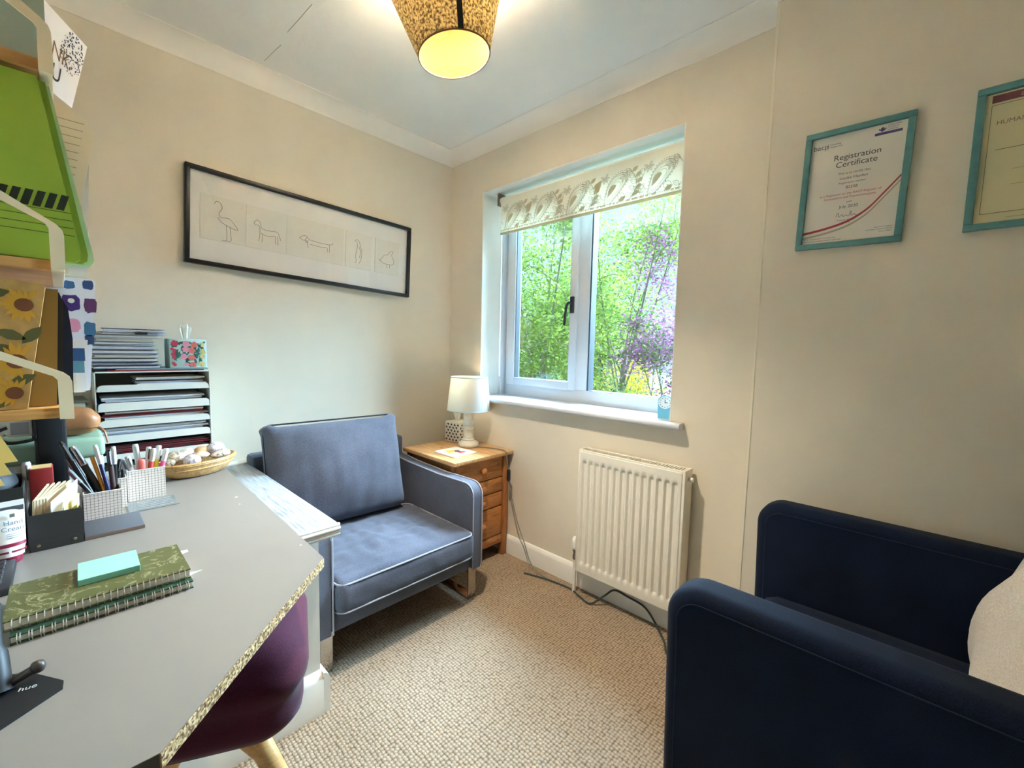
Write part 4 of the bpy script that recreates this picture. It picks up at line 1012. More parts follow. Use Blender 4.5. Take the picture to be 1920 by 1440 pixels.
for cy, cz, a in ((-.075, 1.195, .3), (-.06, 1.125, -.4), (-.035, 1.125, .9), (-.075, 1.10, .1), (-.05, 1.045, .5), (-.08, 1.005, .2), (-.09, 1.16, .8)):
    b = B(); b.face([(xs+.0002, cy+.02*u*math.cos(a)-s*.009*math.sin(PI*(u+1)/2)*math.sin(a), cz+.02*u*math.sin(a)+s*.009*math.sin(PI*(u+1)/2)*math.cos(a)) for u, s in ((-1, 0), (-.5, -1), (0, -1), (.5, -1), (1, 0), (.5, 1), (0, 1), (-.5, 1))]); b.done('printed_leaf', LFG, sf, 0, True, fix=False)
BLKB = M('black_book_cloth', (26, 24, 28), .5)
sheet('ring_binder', 'tan lined black binder behind the sunflower folder', 'binder', [(-.30, .993), (-.010, .993), (.001, 1.212), (-.30, 1.218)], -1.186, .012, M('binder_tan', (140, 106, 44), .6))
sheet('ring_binder', 'slim black binder standing on the lower shelf', 'binder', [(-.30, .993), (-.002, .993), (.007, 1.19), (.002, 1.208), (-.30, 1.215)], -1.202, .02, BLKB)
sheet('magazine', 'glossy dark magazine with curled cover next to the black binder', 'magazine', [(-.28, .993), (.013, .993), (.017, 1.12), (.013, 1.18), (.003, 1.204), (-.28, 1.21)], -1.228, .008, M('dark_gloss', (40, 44, 58), .12))
# paint swatch card
sw = sheet('swatch_card', 'white card with purple, blue and pink paint swatches on the lower shelf', 'card', [(-.12, .993), (.046, .993), (.0665, 1.262), (.06, 1.268), (-.12, 1.262)], -1.5, .003, M('swatch_white', (224, 222, 230), .6))
for nm, c, (cy, cz), (ry_, rz_) in (('blue_swatch', (38, 70, 122), (.053, 1.253), (.010, .012)), ('violet_swatch', (66, 38, 112), (.021, 1.207), (.016, .02)), ('plum_swatch', (92, 44, 96), (.055, 1.203), (.012, .019)), ('pink_swatch', (226, 150, 178), (.022, 1.153), (.014, .016)), ('teal_swatch', (58, 108, 142), (.052, 1.145), (.011, .018)), ('blue_swatch', (42, 84, 130), (.02, 1.25), (.010, .010)), ('indigo_swatch', (40, 64, 104), (.05, 1.118), (.009, .012))):
    b = B(); rn = random.Random(nm+str(cy)); b.face([(-1.4998, cy+ry_*math.copysign(abs(math.cos(a))**.5, math.cos(a))*rn.uniform(.85, 1.05), cz+rz_*math.copysign(abs(math.sin(a))**.5, math.sin(a))*rn.uniform(.85, 1.05)) for a in [q*2*PI/24 for q in range(24)]]); b.done(nm, M(nm+str(c), c, .6), sw, 0, True, fix=False)
b = B(); b.lathe([(.006, 0), (.006, .001)], (0, 0, 0), 12, Tm((-1.4996, .022, 1.212), (0, PI/2, 0))); b.done('white_dot', WHITE, sw, 0, True)
pc = sheet('postcard', 'postcard with a blue sea and white sky in front of the swatch card', 'card', [(-.10, .993), (.036, .993), (.045, 1.118), (-.10, 1.122)], -1.45, .003, M('postcard_white', (232, 226, 222), .5))
B().box(-1.4499, -1.4494, -.09, .039, 1.068, 1.098).done('sea_band', M('sea_blue', (48, 86, 134), .5), pc, 0, True)
B().box(-1.4499, -1.4494, -.09, .037, 1.04, 1.067).done('shore_band', M('shore_teal', (96, 146, 164), .5), pc, 0, True)
B().box(-1.4499, -1.4494, -.09, .022, .995, 1.04).done('sand_band', M('sand_cream', (228, 216, 190), .5), pc, 0, True)
pb = thing('trinket_box', 'tiny tan box with gold dotted lid beside the postcard', 'box', (-1.6, .02, .993))
B().box(-1.63, -1.57, .0, .05, .993, 1.035, .002).done('body', M('box_tan', (190, 150, 112), .6), pb, 30, True)
B().box(-1.632, -1.568, -.002, .053, 1.035, 1.062, .002).done('lid', M('box_choc', (92, 60, 40), .5, var=.5, vs_=120), pb, 30, True)

# ------------------------------------------------------------------ under the shelf
rn = random.Random(21)
z0 = D
for k in range(12):
    t = rn.choice((.018, .024, .03)); c = rn.choice(((44, 48, 46), (62, 66, 58), (34, 36, 40), (84, 84, 70), (50, 44, 40)))
    if z0+t > .985: break
    lb = 'dark book in the pile between shelf and paper trays, '+('lowest', 'second from bottom', 'third from bottom', 'fourth from bottom', 'fifth from bottom', 'sixth from bottom', 'seventh from bottom', 'eighth from bottom', 'ninth from bottom', 'tenth from bottom', 'eleventh from bottom', 'twelfth from bottom')[k]
    bo = thing('stacked_book', lb, 'book', (-1.95, -.04, z0), (0, 0, R(rn.uniform(-4, 4))), 'pile of dark books')
    B().box(-.10, .10, -.075, .085+rn.uniform(-.01, .008), .0015, t-.0015).done('pages', M('aged_pages', (168, 160, 136), .8), bo, 0)
    for q in (0, t-.0018): B().box(-.103, .103, -.078, .09, q, q+.0018).done('cover', M('cover%d%d%d' % c, c, .5), bo, 0)
    z0 += t+.0003
cb_ = thing('cash_tin', 'pale green money tin with slot on a white base, below the shelf', 'tin', (-1.71, -.02, D))
B().box(-1.80, -1.64, -.13, .07, D, .795, .006).done('base', M('tin_white', (206, 204, 194), .4), cb_, 40, True)
B().box(-1.805, -1.635, -.135, .074, .795, .85, .012, 3).done('lid', M('tin_green', (150, 176, 150), .35), cb_, 50, True)
B().box(-1.70, -1.694, -.05, .02, .8498, .8504).done('coin_slot', BLKB, cb_, 0, True)
wc = thing('glasses_case', 'domed brown leather glasses case resting on the green tin', 'case', (-1.70, .01, .851))
def wcf(p, u):
    p.z = p.z*(1-.25*abs(u[1])**2.5) if u[2] > 0 else p.z; return p
LTH = M('tan_leather', (168, 112, 70), .45, var=.2, vs_=20)
b = B(); b.soft((-1.70, .005, .892), (.07, .13, .068), .03, (0, 0, .006), (8, 16, 8), fn=wcf); b.done('shell', LTH, wc, 70, True)
b = B(); b.tube([(-1.664, -.055, .872), (-1.6635, .03, .873), (-1.672, .068, .872)], .001, 5); b.done('seam', M('dark_seam', (80, 50, 32), .8), wc, 50, True)
b = B(); b.tube(catmull([(-1.67, .066, .872), (-1.655, .074, .862), (-1.65, .078, .845), (-1.648, .08, .83)], 4), .003, 6); b.done('cord', LTH, wc, 50, True)
cw = B()
for A_, C_ in (((-1.56, .63), (-1.66, .626)), ((-1.66, .626), (-1.76, .621)), ((-1.85, .629), (-1.92, .622)), ((-1.92, .622), (-2.0, .616))):
    cw.tube([(A_[0], A_[1], ZC-.0003), (C_[0], C_[1], ZC-.0003)], .0012, 5)
cw.done('hairline_crack', M('crack_grey', (176, 172, 160), .9), bpy.data.objects['ceiling'], 0)
sp = thing('desk_speaker', 'black upright loudspeaker box under the lowest shelf', 'speaker', (-1.605, -.03, D))
B().box(-1.632, -1.58, -.0565, .001, D, .95, .006).done('cabinet', M('speaker_black', (16, 16, 18), .5), sp, 40, True)
B().box(-1.5805, -1.578, -.05, -.006, .70, .935, .002).done('grille_cloth', M('grille_cloth_black', (10, 10, 12), .9), sp, 40, True)
pl = thing('mains_adaptor', 'white plug-in mains adaptor with black cable on the wall behind the desk items', 'plug', (-1.62, -.1, .87))
B().box(-1.645, -1.60, -.10, -.058, .875, .925, .004).done('casing', WHITE, pl, 40, True)
B().box(-1.63, -1.606, YF, -.10, .885, .915).done('wall_mount', WHITE, pl, 30, True)
B().box(-1.5995, -1.5985, -.094, -.064, .881, .911).done('face_plate', M('adaptor_grey', (160, 160, 166), .4), pl, 0, True)
b = B(); b.tube(catmull([(-1.598, -.10, .90), (-1.59, -.115, .89), (-1.585, -.10, .865), (-1.58, -.06, .868), (-1.57, -.055, .88)], 5), .004, 6); b.done('cable', M('black_plastic', (20, 20, 22)), pl, 50, True)
# monitor edge with sticky notes (mostly left of the frame)
mo = thing('monitor', 'black monitor edge at the left border carrying yellow notes', 'monitor', (-1.12, -.22, D))
B().box(-1.145, -1.125, YF+.012, -.108, .78, 1.0-.04, .003).done('screen', M('speaker_black', (16, 16, 18)), mo, 30, True)
B().box(-1.146, -1.126, -.24, -.2, .664, .80).done('stand', M('speaker_black', (16, 16, 18)), mo, 30, True)
B().box(-1.148, -1.06, -.30, -.15, D, .666, .002).done('foot', M('speaker_black', (16, 16, 18)), mo, 30, True)
for k, (dy, dz, lb) in enumerate(((.0, 0, 'uppermost'), (-.008, -.022, 'middle'), (-.017, -.04, 'lowest'))):
    b = B(); b.prism([(-1.1235-.0007*k, -.16+dy, .90+dz), (-1.1235-.0007*k, -.16+dy, .978+dz), (-1.1235-.0007*k, -.087+dy, .978+dz), (-1.1235-.0007*k, -.060+dy, .906+dz)], (.0004, 0, 0))
    tag(b.done('sticky_note', M('note_yellow', (246, 208, 120), .7), sm=0), lb+' yellow sticky note at the left border', 'note', 'yellow sticky notes')

# ------------------------------------------------------------------ letter trays
TR = M('tray_white', (226, 224, 214), .4)
lt = thing('letter_trays', 'white tiered letter tray unit full of papers against the left wall', 'letter tray', (-2.0, .222, D))
x0, x1, y0, y1 = -2.095, -1.902, .068, .377
for y_ in (y0, y1-.003): B().box(x0, x1, y_, y_+.003, D, 1.016).done('side_panel', TR, lt, 0, True)
B().box(x0, x0+.003, y0, y1, D, 1.016).done('back_panel', M('tray_grey', (120, 118, 112), .5), lt, 0, True)
B().box(x0, x1, y0, y1, 1.012, 1.016).done('top_panel', TR, lt, 0, True)
tiers = [(.951, .972), (.886, .914), (.834, .856), (.782, .806), (.72, .742), (.668, .69)]
for za, zb in tiers:
    B().box(x0+.003, x1-.002, y0+.003, y1-.003, za, za+.003).done('tray_floor', TR, lt, 0, True)
    b = B(); r = .012; o = [(y0+.006, za), (y1-.006, za), (y1-.006, zb-r)] + [(y1-.006-r+r*math.cos(a), zb-r+r*math.sin(a)) for a in [PI/2*k/4 for k in range(1, 5)]] + [(y0+.006+r-r*math.sin(a), zb-r+r*math.cos(a)) for a in [PI/2*k/4 for k in range(0, 5)]]
    b.prism([(x1, y_, z_) for y_, z_ in o], (.003, 0, 0)); b.done('tray_lip', TR, lt, 0, True)
PAP = [M('sheet_white', (228, 228, 232), .7), M('sheet_cool', (196, 200, 212), .7), M('sheet_warm', (224, 216, 200), .7), M('sheet_blue', (44, 92, 142), .5), M('sheet_red', (120, 40, 44), .6), M('sheet_dark', (58, 58, 64), .6)]
rn = random.Random(4)
def papers(label, zlo, zhi, ya, yb, cols, group='papers in the letter trays', seed=1):
    r_ = random.Random(seed); o = thing('paper_stack', label, 'paper', (-1.99, (ya+yb)/2, zlo), group=group); z_ = zlo
    k = 0
    while z_ < zhi:
        t = r_.uniform(.0015, .005); a, c = ya+r_.uniform(0, .018), yb-r_.uniform(0, .022)
        b = B(); sk_ = r_.uniform(-.002, .002)
        b.prism([(x1-.008-r_.uniform(0, .012), a, z_), (x1-.008-r_.uniform(0, .012), c, z_+sk_*0), (x0+.01, c, z_), (x0+.01, a, z_)], (0, 0, t)); b.done('sheets', PAP[cols[k % len(cols)]], o, 0, True); z_ += t+r_.uniform(.0004, .002); k += 1
    return o
papers('loose papers lying right of centre in the top letter tray', .9545, .990, .165, .372, (0, 5, 0, 2, 0, 1), seed=1)
papers('papers with a bright blue folder in the second letter tray', .8895, .926, .075, .372, (1, 0, 2, 3, 3, 5, 0), seed=2)
papers('deep pile of papers with a red folder in the third letter tray', .8375, .879, .073, .374, (0, 1, 0, 0, 2, 1, 4, 4), seed=3)
papers('white papers in the fourth letter tray', .7855, .826, .073, .374, (0, 1, 0, 0, 1), seed=5)
papers('papers in the fifth letter tray, hidden by pens', .7235, .77, .073, .374, (4, 5, 4), seed=6)
# things on top of the trays
z_ = 1.0165
top = [('red plastic folder lying under the floral tissue box', (150, 44, 48), .1, .36, .004), ('teal plastic folder beneath the floral tissue box', (120, 160, 158), .12, .372, .004)]
for lb, c, ya, yb, t in top:
    tag(B().box(-2.09, -1.905, ya, yb, z_, z_+t, .001).done('plastic_folder', M('fold%d' % c[0], c, .35), sm=0), lb, 'folder', 'folders on the letter trays'); z_ += t+.0002
zb_ = z_
fb = thing('tissue_box', 'cube tissue box printed with tropical flowers on the letter trays', 'tissue box', (-1.962, .316, zb_))
B().box(-.055, .055, -.054, .054, 0, .104, .003).done('carton', M('floral_ground', (186, 212, 206), .6), fb, 30)
FLW = [M('petal_crimson', (190, 50, 80), .6), M('petal_rose', (220, 140, 160), .6), M('petal_coral', (222, 110, 100), .6), M('petal_lemon', (222, 204, 130), .6)]; LV = [M('leaf_teal', (40, 108, 92), .6), M('leaf_dark', (46, 80, 64), .6)]
rn = random.Random(12)
LB = [B(), B()]; FB = [B() for _ in FLW]
for k in range(46):
    u, v, a = rn.uniform(-.044, .044), rn.uniform(.012, .094), rn.uniform(0, 2*PI); L = rn.uniform(.008, .014)
    pts = [(u+L*s*math.cos(a)-w_*L*.38*math.sin(a), v+L*s*math.sin(a)+w_*L*.38*math.cos(a)) for s, w_ in ((-1, 0), (-.3, -1), (.4, -.8), (1, 0), (.4, .8), (-.3, 1))]
    if all(-.053 < p[0] < .053 and .002 < p[1] < .102 for p in pts): LB[k % 2].face([(.0552+.00001*k, p[0], p[1]) for p in pts])
for k in range(17):
    u, v = -.042+.028*(k % 4)+rn.uniform(-.008, .008), .014+.024*(k//4)+rn.uniform(-.006, .006)
    for q in range(5):
        a = 2*PI*q/5+k; r = .0055; c_ = (u+.006*math.cos(a), v+.006*math.sin(a))
        if abs(c_[0]) < .047 and .008 < c_[1] < .096: FB[k % 4].face([(.0558+.00002*q, c_[0]+r*math.cos(t), c_[1]+r*math.sin(t)) for t in [i*PI/3 for i in range(6)]])
for k, q in enumerate(LB): q.done('printed_leaves', LV[k], fb, 0, fix=False)['kind'] = 'stuff'
for k, q in enumerate(FB): q.done('printed_flowers', FLW[k], fb, 0, fix=False)['kind'] = 'stuff'
tissue('tissue', fb, (0, -.012, .103), .04, .055, 4).data.transform(Matrix.Rotation(PI/2, 4, 'Z'))
z_ = zb_; ords = ['lowest', 'second', 'third', 'fourth', 'fifth', 'sixth', 'seventh', 'eighth', 'ninth', 'tenth', 'topmost']
specs = [((52, 58, 74), .012, .06, .235), ((112, 116, 126), .010, .058, .226), ((40, 60, 58), .014, .054, .232), ((206, 208, 214), .012, .07, .238), ((58, 56, 66), .015, .056, .232), ((196, 202, 208), .014, .062, .226), ((104, 100, 92), .012, .058, .222), ((218, 218, 224), .010, .075, .236), ((150, 140, 122), .012, .055, .246), ((212, 210, 220), .009, .085, .256), ((204, 200, 208), .011, .095, .258)]
rn = random.Random(8)
for k, (c, t, ya, yb) in enumerate(specs):
    o = thing('paper_folder', 'folder full of papers, %s in the pile on the letter trays' % (ords[k] if k in (0, 10) else ords[k]+' from the bottom'), 'folder', (-1.99, (ya+yb)/2, z_), (0, R(rn.uniform(-.6, .6))*0, R(rn.uniform(-3, 3))), 'pile of folders on the letter trays')
    hw_ = (yb-ya)/2; m_ = M('folder%d_%d' % (k, c[0]), c, .5)
    B().box(-.095, .085, -hw_, hw_, 0, .0012).done('cover', m_, o, 0); B().box(-.095, .085, -hw_, hw_, t-.0012, t).done('cover', m_, o, 0)
    B().box(-.09, .079, -hw_+.006, hw_-.004, .0022, t-.0038).done('sheets', PAP[(0, 1, 0, 2)[k % 4]], o, 0)
    if k in (2, 4):
        b = B(); b.tube([(.083, -hw_+.006, t/2), (-.09, -hw_+.006, t/2)], t*.48, 14); b.done('ring_spine', M('spine_olive', (84, 84, 44), .5), o, 50)
    if k == 9: B().box(.07, .089, -.0, .03, .001, t+.0005).done('black_clip', BLKB, o, 0)
    z_ += t+.0003

# ------------------------------------------------------------------ basket of pebbles and shells
bs_c = Vector((-1.812, .315, D)); la = Vector((-.38, .925, 0)).normalized(); sa_ = Vector((la.y, -la.x, 0))
bw = thing('bamboo_basket', 'oval bamboo basket filled with pebbles and shells on the desk', 'basket', bs_c)
BAM = wood('bamboo', (168, 120, 66), (214, 170, 110), 'Z', 14, .4, False)
def bp(a, r, z): return la*math.cos(a)*r*.125 + sa_*math.sin(a)*r*.078 + Vector((0, 0, z))
prof_ = [(.62, .001), (.74, .006), (.86, .022), (.95, .04), (1.0, .055), (.965, .056), (.91, .04), (.82, .024), (.6, .008)]
b = B(); b.grid(lambda u, v: bp(2*PI*u, *prof_[min(8, int(round(v*8)))]), 40, 8, True); n40 = 40
b.face([bp(2*PI*k/40, .60, .008) for k in range(40)]); b.face([bp(2*PI*k/40, .62, .001) for k in range(40)][::-1]); b.done('bowl', BAM, bw, 60)
for r, z in ((.92, .032), (1.0, .052), (.985, .047)):
    b = B(); b.tube([bp(2*PI*k/48, r+.008, z) for k in range(48)], .0022, 6, True); b.done('rim_band', BAM, bw, 50)
def speck(name, base, dots, sc):
    t = NT(name); vo = t.n('ShaderNodeTexNoise'); vo.inputs['Scale'].default_value = sc; vo.inputs['Detail'].default_value = 5; vo.inputs['Roughness'].default_value = .75; t.l(t.coord(), vo.inputs['Vector'])
    t.l(t.ramp(vo.outputs['Fac'], [(.38, dots), (.5, base), (.7, tuple(min(255, q+14) for q in base))]), t.b.inputs['Base Color']); t.b.inputs['Roughness'].default_value = .6; return t.m
SP1 = speck('speckled_mauve', (206, 196, 200), (120, 96, 100), 90); SP2 = speck('speckled_brown', (196, 176, 152), (92, 62, 48), 70); SP3 = speck('plain_tan_stone', (206, 160, 112), (176, 126, 82), 14); SP4 = speck('white_stone', (224, 212, 200), (190, 170, 150), 30); SP5 = speck('blotched_shell', (214, 190, 160), (70, 40, 30), 50)
stones = [('pebble', 'large lilac speckled pebble at the right end of the basket', .066, -.006, .068, (.034, .03, .028), SP1), ('pebble', 'mauve speckled round pebble at the front left of the basket', -.042, .036, .058, (.026, .023, .021), SP1), ('pebble', 'smooth tan pebble in the middle of the basket', .026, -.02, .066, (.028, .022, .022), SP3), ('pebble', 'pale stone at the back of the basket', -.012, -.036, .066, (.03, .02, .02), SP4), ('pebble', 'brown flecked pebble at the back left of the basket', -.058, -.02, .064, (.03, .024, .024), SP2), ('pebble', 'white pebble behind the large speckled one', .05, -.045, .066, (.024, .016, .018), SP4), ('pebble', 'small dark pebble at the far left of the basket', -.09, .0, .055, (.018, .016, .014), SP2)]
for k, (nm, lb, u, v, z, s, mt) in enumerate(stones):
    o = thing(nm, lb, 'pebble', bs_c+la*u+sa_*v+Vector((0, 0, z)), (0, 0, math.atan2(la.y, la.x)), 'pebbles in the basket')
    b = B(); rn = random.Random(k)
    n_u, n_v = 18, 12
    def f(uu, vv, s=s, k=k):
        a = 2*PI*uu; e_ = PI*(.02+.96*vv)-PI/2; d_ = Vector((math.cos(a)*math.cos(e_), math.sin(a)*math.cos(e_), math.sin(e_)))
        r = 1+.1*noise.noise(d_*1.5+Vector((k, 0, 0))); return Vector((d_.x*s[0]*r, d_.y*s[1]*r, d_.z*s[2]*r))
    b.grid(f, n_u, n_v, True)
    for q in (0, 1): b.face([f(i/n_u, q) for i in range(n_u)])
    bmesh.ops.remove_doubles(b.bm, verts=b.bm.verts[:], dist=1e-6); b.done('stone', mt, o, 80)
for lb, u, v, z, ang, mt, L, r0 in (('blotched brown cone shell lying across the basket', -.01, .015, .066, -.5, SP5, .07, .014), ('whelk shell lying at the front of the basket', .055, .036, .06, .1, SP2, .075, .018)):
    o = thing('seashell', lb, 'shell', bs_c+la*u+sa_*v+Vector((0, 0, z)), (0, 0, math.atan2(la.y, la.x)+ang), 'shells in the basket')
    prof2 = [(.001, -L/2), (r0*.45, -L*.4), (r0*.7, -L*.25), (r0*.82, -L*.1), (r0, .05*L), (r0*.95, .2*L), (r0*.75, .33*L), (r0*.55, .42*L), (.001, .5*L)]
    B().lathe(prof2, (0, 0, 0), 14, Tm((0, 0, 0), (0, PI/2, 0))).done('whorl', mt, o, 70)

# ------------------------------------------------------------------ pen pots
gm = NT('grid_paper'); br = gm.n('ShaderNodeTexBrick'); br.offset = 0; br.inputs['Scale'].default_value = 1; br.inputs['Brick Width'].default_value = .0072; br.inputs['Row Height'].default_value = .0072; br.inputs['Mortar Size'].default_value = .00045
br.inputs['Color1'].default_value = br.inputs['Color2'].default_value = lin((222, 208, 196)); br.inputs['Mortar'].default_value = lin((112, 100, 96))
tc = gm.n('ShaderNodeTexCoord'); sx_ = gm.n('ShaderNodeSeparateXYZ'); cx_ = gm.n('ShaderNodeCombineXYZ'); ad = gm.n('ShaderNodeMath', operation='ADD')
gm.l(tc.outputs['Object'], sx_.inputs[0]); gm.l(sx_.outputs[0], ad.inputs[0]); gm.l(sx_.outputs[1], ad.inputs[1]); gm.l(ad.outputs[0], cx_.inputs[0]); gm.l(sx_.outputs[2], cx_.inputs[1]); gm.l(cx_.outputs[0], br.inputs['Vector']); gm.l(br.outputs[0], gm.b.inputs['Base Color']); gm.b.inputs['Roughness'].default_value = .6
def pot(label, xf, ya, yb, h, dp):
    o = thing('pen_pot', label, 'pen pot', (xf-dp/2, (ya+yb)/2, D), (0, 0, 0), 'grid patterned pen pots'); hw = (yb-ya)/2; e_ = .0025
    b = B(); b.box(-dp/2, dp/2, -hw, -hw+e_, 0, h); b.box(-dp/2, dp/2, hw-e_, hw, 0, h); b.box(-dp/2, -dp/2+e_, -hw+e_, hw-e_, 0, h); b.box(dp/2-e_, dp/2, -hw+e_, hw-e_, 0, h); b.box(-dp/2+e_, dp/2-e_, -hw+e_, hw-e_, 0, e_); b.done('wall', gm.m, o, 0)
    b = B(); b.tube([(-dp/2, -hw, h), (dp/2, -hw, h), (dp/2, hw, h), (-dp/2, hw, h)], .0016, 5, True); b.done('rim', M('rim_white', (226, 220, 214), .6), o, 50)
    return o
pot('grid patterned pen pot nearest the camera, full of dark pens', -1.492, .022, .094, .071, .062)
pot('narrow grid patterned pot between the two larger ones', -1.562, .062, .1085, .082, .05)
pot('grid patterned pot of highlighters next to the basket', -1.603, .1135, .198, .088, .065)
def pen(label, p0, p1, r, cols, group, tip=True, name='pen'):
    p0, p1 = Vector(p0), Vector(p1); o = thing(name, label, name, p0, group=group); d_ = p1-p0
    b = B(); b.tube([Vector((0, 0, 0)), d_*.08, d_*.72], [r*.25, r, r], 10); b.done('barrel', cols[0], o, 60)
    b = B(); b.tube([d_*.72, d_*.97, d_], [r*1.08, r*1.08, r*.8], 10); b.done('cap', cols[1], o, 60)
    s_ = d_.normalized().cross(Vector((0, 0, 1)));  s_ = s_.normalized() if s_.length > .01 else Vector((0, 1, 0))
    f_ = Vector((.7, .1, .2)); b = B(); b.tube([d_*.95+f_*r*1.5, d_*.74+f_*r*1.6], r*.22, 5); b.done('clip', cols[2], o, 50)
    return o
KB = M('pen_black', (24, 24, 28), .3); KG = M('pen_grey', (120, 120, 124), .4); KN = M('pen_navy', (34, 34, 84), .3); KW = M('pen_white', (222, 222, 226), .35); KO = M('pen_ochre', (206, 140, 40), .4); KS = M('pen_silver', (190, 190, 196), .2, .8); KP = M('pen_pink', (236, 90, 140), .4); KY = M('pen_yellow', (226, 216, 70), .4); KR = M('pen_red', (216, 84, 72), .4); KC = M('pen_clear', (216, 216, 214), .25); KD = M('pen_brown', (70, 46, 42), .5)
G1 = 'pens in the nearest pot'
P1 = [('black pen with chrome clip leaning left, tallest in the near pot', (-1.51, .06, .665), (-1.56, -.012, .86), .006, (KB, KB, KS)), ('thick black marker with silver band in the near pot', (-1.52, .078, .665), (-1.56, .008, .845), .0075, (KB, KS, KB)), ('ochre pencil in the near pot', (-1.515, .075, .665), (-1.545, .043, .815), .004, (KO, KO, KO)), ('navy ballpoint with white cap in the near pot', (-1.512, .08, .665), (-1.545, .05, .845), .0045, (KN, KW, KW)), ('upright dark brown pen in the near pot', (-1.53, .083, .665), (-1.55, .076, .83), .006, (KD, KB, KS)), ('grey pen with pale cap on the right of the near pot', (-1.54, .086, .665), (-1.55, .085, .835), .005, (KB, KW, KW)), ('black felt pen leaning low to the left in the near pot', (-1.51, .07, .665), (-1.53, .0, .79), .005, (KB, KG, KG)), ('slim grey pen leaning left in the near pot', (-1.525, .06, .665), (-1.55, -.003, .815), .004, (KG, KG, KS)), ('short black pen at the back of the near pot', (-1.54, .05, .665), (-1.55, .03, .8), .005, (KB, KB, KG))]
for lb, a, c, r, cs_ in P1: pen(lb, a, c, r, cs_, G1)
G2 = 'pens in the pot beside the basket'
P2_ = [('clear pen with red tip in the far pot', (-1.62, .155, .665), (-1.64, .178, .80), .006, (KR, KC, KC)), ('highlighter with yellow grip in the far pot', (-1.625, .165, .665), (-1.65, .192, .805), .0065, (KY, KC, KC)), ('highlighter with pink grip in the far pot', (-1.62, .175, .665), (-1.64, .208, .795), .0065, (KP, KC, KC)), ('pale pen with dark label in the far pot', (-1.63, .15, .665), (-1.645, .168, .805), .006, (KC, KC, KB)), ('white marker leaning left in the far pot', (-1.62, .145, .665), (-1.64, .118, .785), .0065, (KW, KC, KG)), ('cream chalk pen leaning left in the far pot', (-1.64, .14, .665), (-1.65, .105, .775), .007, (KW, KW, KG)), ('broad pale brush pen upright in the far pot', (-1.645, .15, .665), (-1.655, .138, .815), .007, (KW, KC, KC))]
for lb, a, c, r, cs_ in P2_: pen(lb, a, c, r, cs_, G2)
er = thing('oval_eraser', 'coral oval eraser standing among the highlighters', 'eraser', (-1.63, .148, .755)); b = B(); b.soft((0, 0, 0), (.016, .018, .04), .008, (0, 0, 0), (6, 6, 8)); b.done('rubber', M('coral_rubber', (222, 108, 96), .6), er, 70)
pen('black pen in the narrow middle pot', (-1.585, .08, .665), (-1.59, .1, .79), .005, (KB, KB, KS), 'pens in the middle pot'); pen('dark pen standing by the right wall of the narrow pot', (-1.57, .1, .665), (-1.572, .103, .765), .004, (KB, KB, KB), 'pens in the middle pot')

# ------------------------------------------------------------------ black desk organisers and their contents
ORG = M('black_fibreboard', (44, 42, 40), .6, bump=.15, bs=400)
def bin_(label, xf, xb, ya, yb, h, straps=False):
    o = thing('desk_box', label, 'box', ((xf+xb)/2, (ya+yb)/2, D)); e_ = .0025; b = B()
    b.box(xb, xf, ya, ya+e_, D, D+h); b.box(xb, xf, yb-e_, yb, D, D+h); b.box(xb, xb+e_, ya+e_, yb-e_, D, D+h); b.box(xf-e_, xf, ya+e_, yb-e_, D, D+h); b.box(xb+e_, xf-e_, ya+e_, yb-e_, D, D+e_); b.done('tray', ORG, o, 0, True)
    if straps:
        b = B(); o2 = [(ya+.002, D+.001), (yb-.004, D+.001), (yb-.004, D+.012), (yb-.007, D+.019), (yb-.013, D+.022), (ya+.002, D+.022)]
        b.prism([(xf, y_, z_) for y_, z_ in o2], (.0014, 0, 0)); s_ = b.done('corner_plate', ORG, o, 0, True)
        for y_ in (ya+.014, yb-.014): B().lathe([(.0032, 0), (.0026, .0012), (0, .0016)], (0, 0, 0), 12, Tm((xf+.0014, y_, D+.012), (0, PI/2, 0))).done('rivet', M('brass_rivet', (176, 160, 120), .3, .9), o, 50, True)
    return o
bin_('black fibreboard card box with rivets in front of the pens', -1.352, -1.462, -.066, .0175, .08, True)
bin_('second black fibreboard box at the left edge behind the hand cream', -1.40, -1.55, -.22, -.071, .135)
for k in range(5):
    b = B(); xk = -1.385-.011*k
    b.prism([(-1.378-.002*k, -.062+.0042*k, .664), (-1.44-.002*k, -.042+.008*k, .664), (-1.44-.002*k, -.036+.009*k, .785), (-1.378-.002*k, -.058+.0045*k, .765)], (.0003, .0036, 0))
    tag(b.done('index_card_pack', M('index_cream%d' % (k % 2), (222-8*(k % 2), 204-6*(k % 2), 168), .8), sm=0), 'cream index card pack, %s in the black card box' % ('leftmost', 'second', 'third', 'fourth', 'fifth')[k], 'cards', 'index cards in the black box')
b = B(); b.prism([(-1.372, -.034, .664), (-1.435, .006, .664), (-1.435, .012, .788), (-1.372, -.032, .758)], (.0008, .0015, 0)); tag(b.done('white_card', M('sheet_white', (228, 228, 232)), sm=0), 'plain white card standing in the black card box', 'card')
b = B(); b.prism([(-1.365, -.012, .664), (-1.40, .012, .664), (-1.40, .012, .762), (-1.365, -.012, .742)], (.001, .001, 0)); tag(b.done('yellow_card', M('card_straw', (226, 208, 130), .7), sm=0), 'straw yellow card at the front of the black card box', 'card')
b = B(); b.prism([(-1.36, .0, .664), (-1.37, .012, .664), (-1.385, .0135, .766), (-1.375, .012, .766)], (.001, .0008, 0)); tag(b.done('yellow_card', M('card_lemon', (232, 226, 150), .7), sm=0), 'pale lemon folded note at the right of the black card box', 'card')
b = B(); b.soft((-1.47, -.13, .765), (.12, .10, .15), .05, (0, 0, 0), (10, 10, 10)); tag(b.done('camera_pouch', M('pouch_black', (26, 26, 30), .6), sm=70), 'rounded black pouch standing in the left fibreboard box', 'pouch')
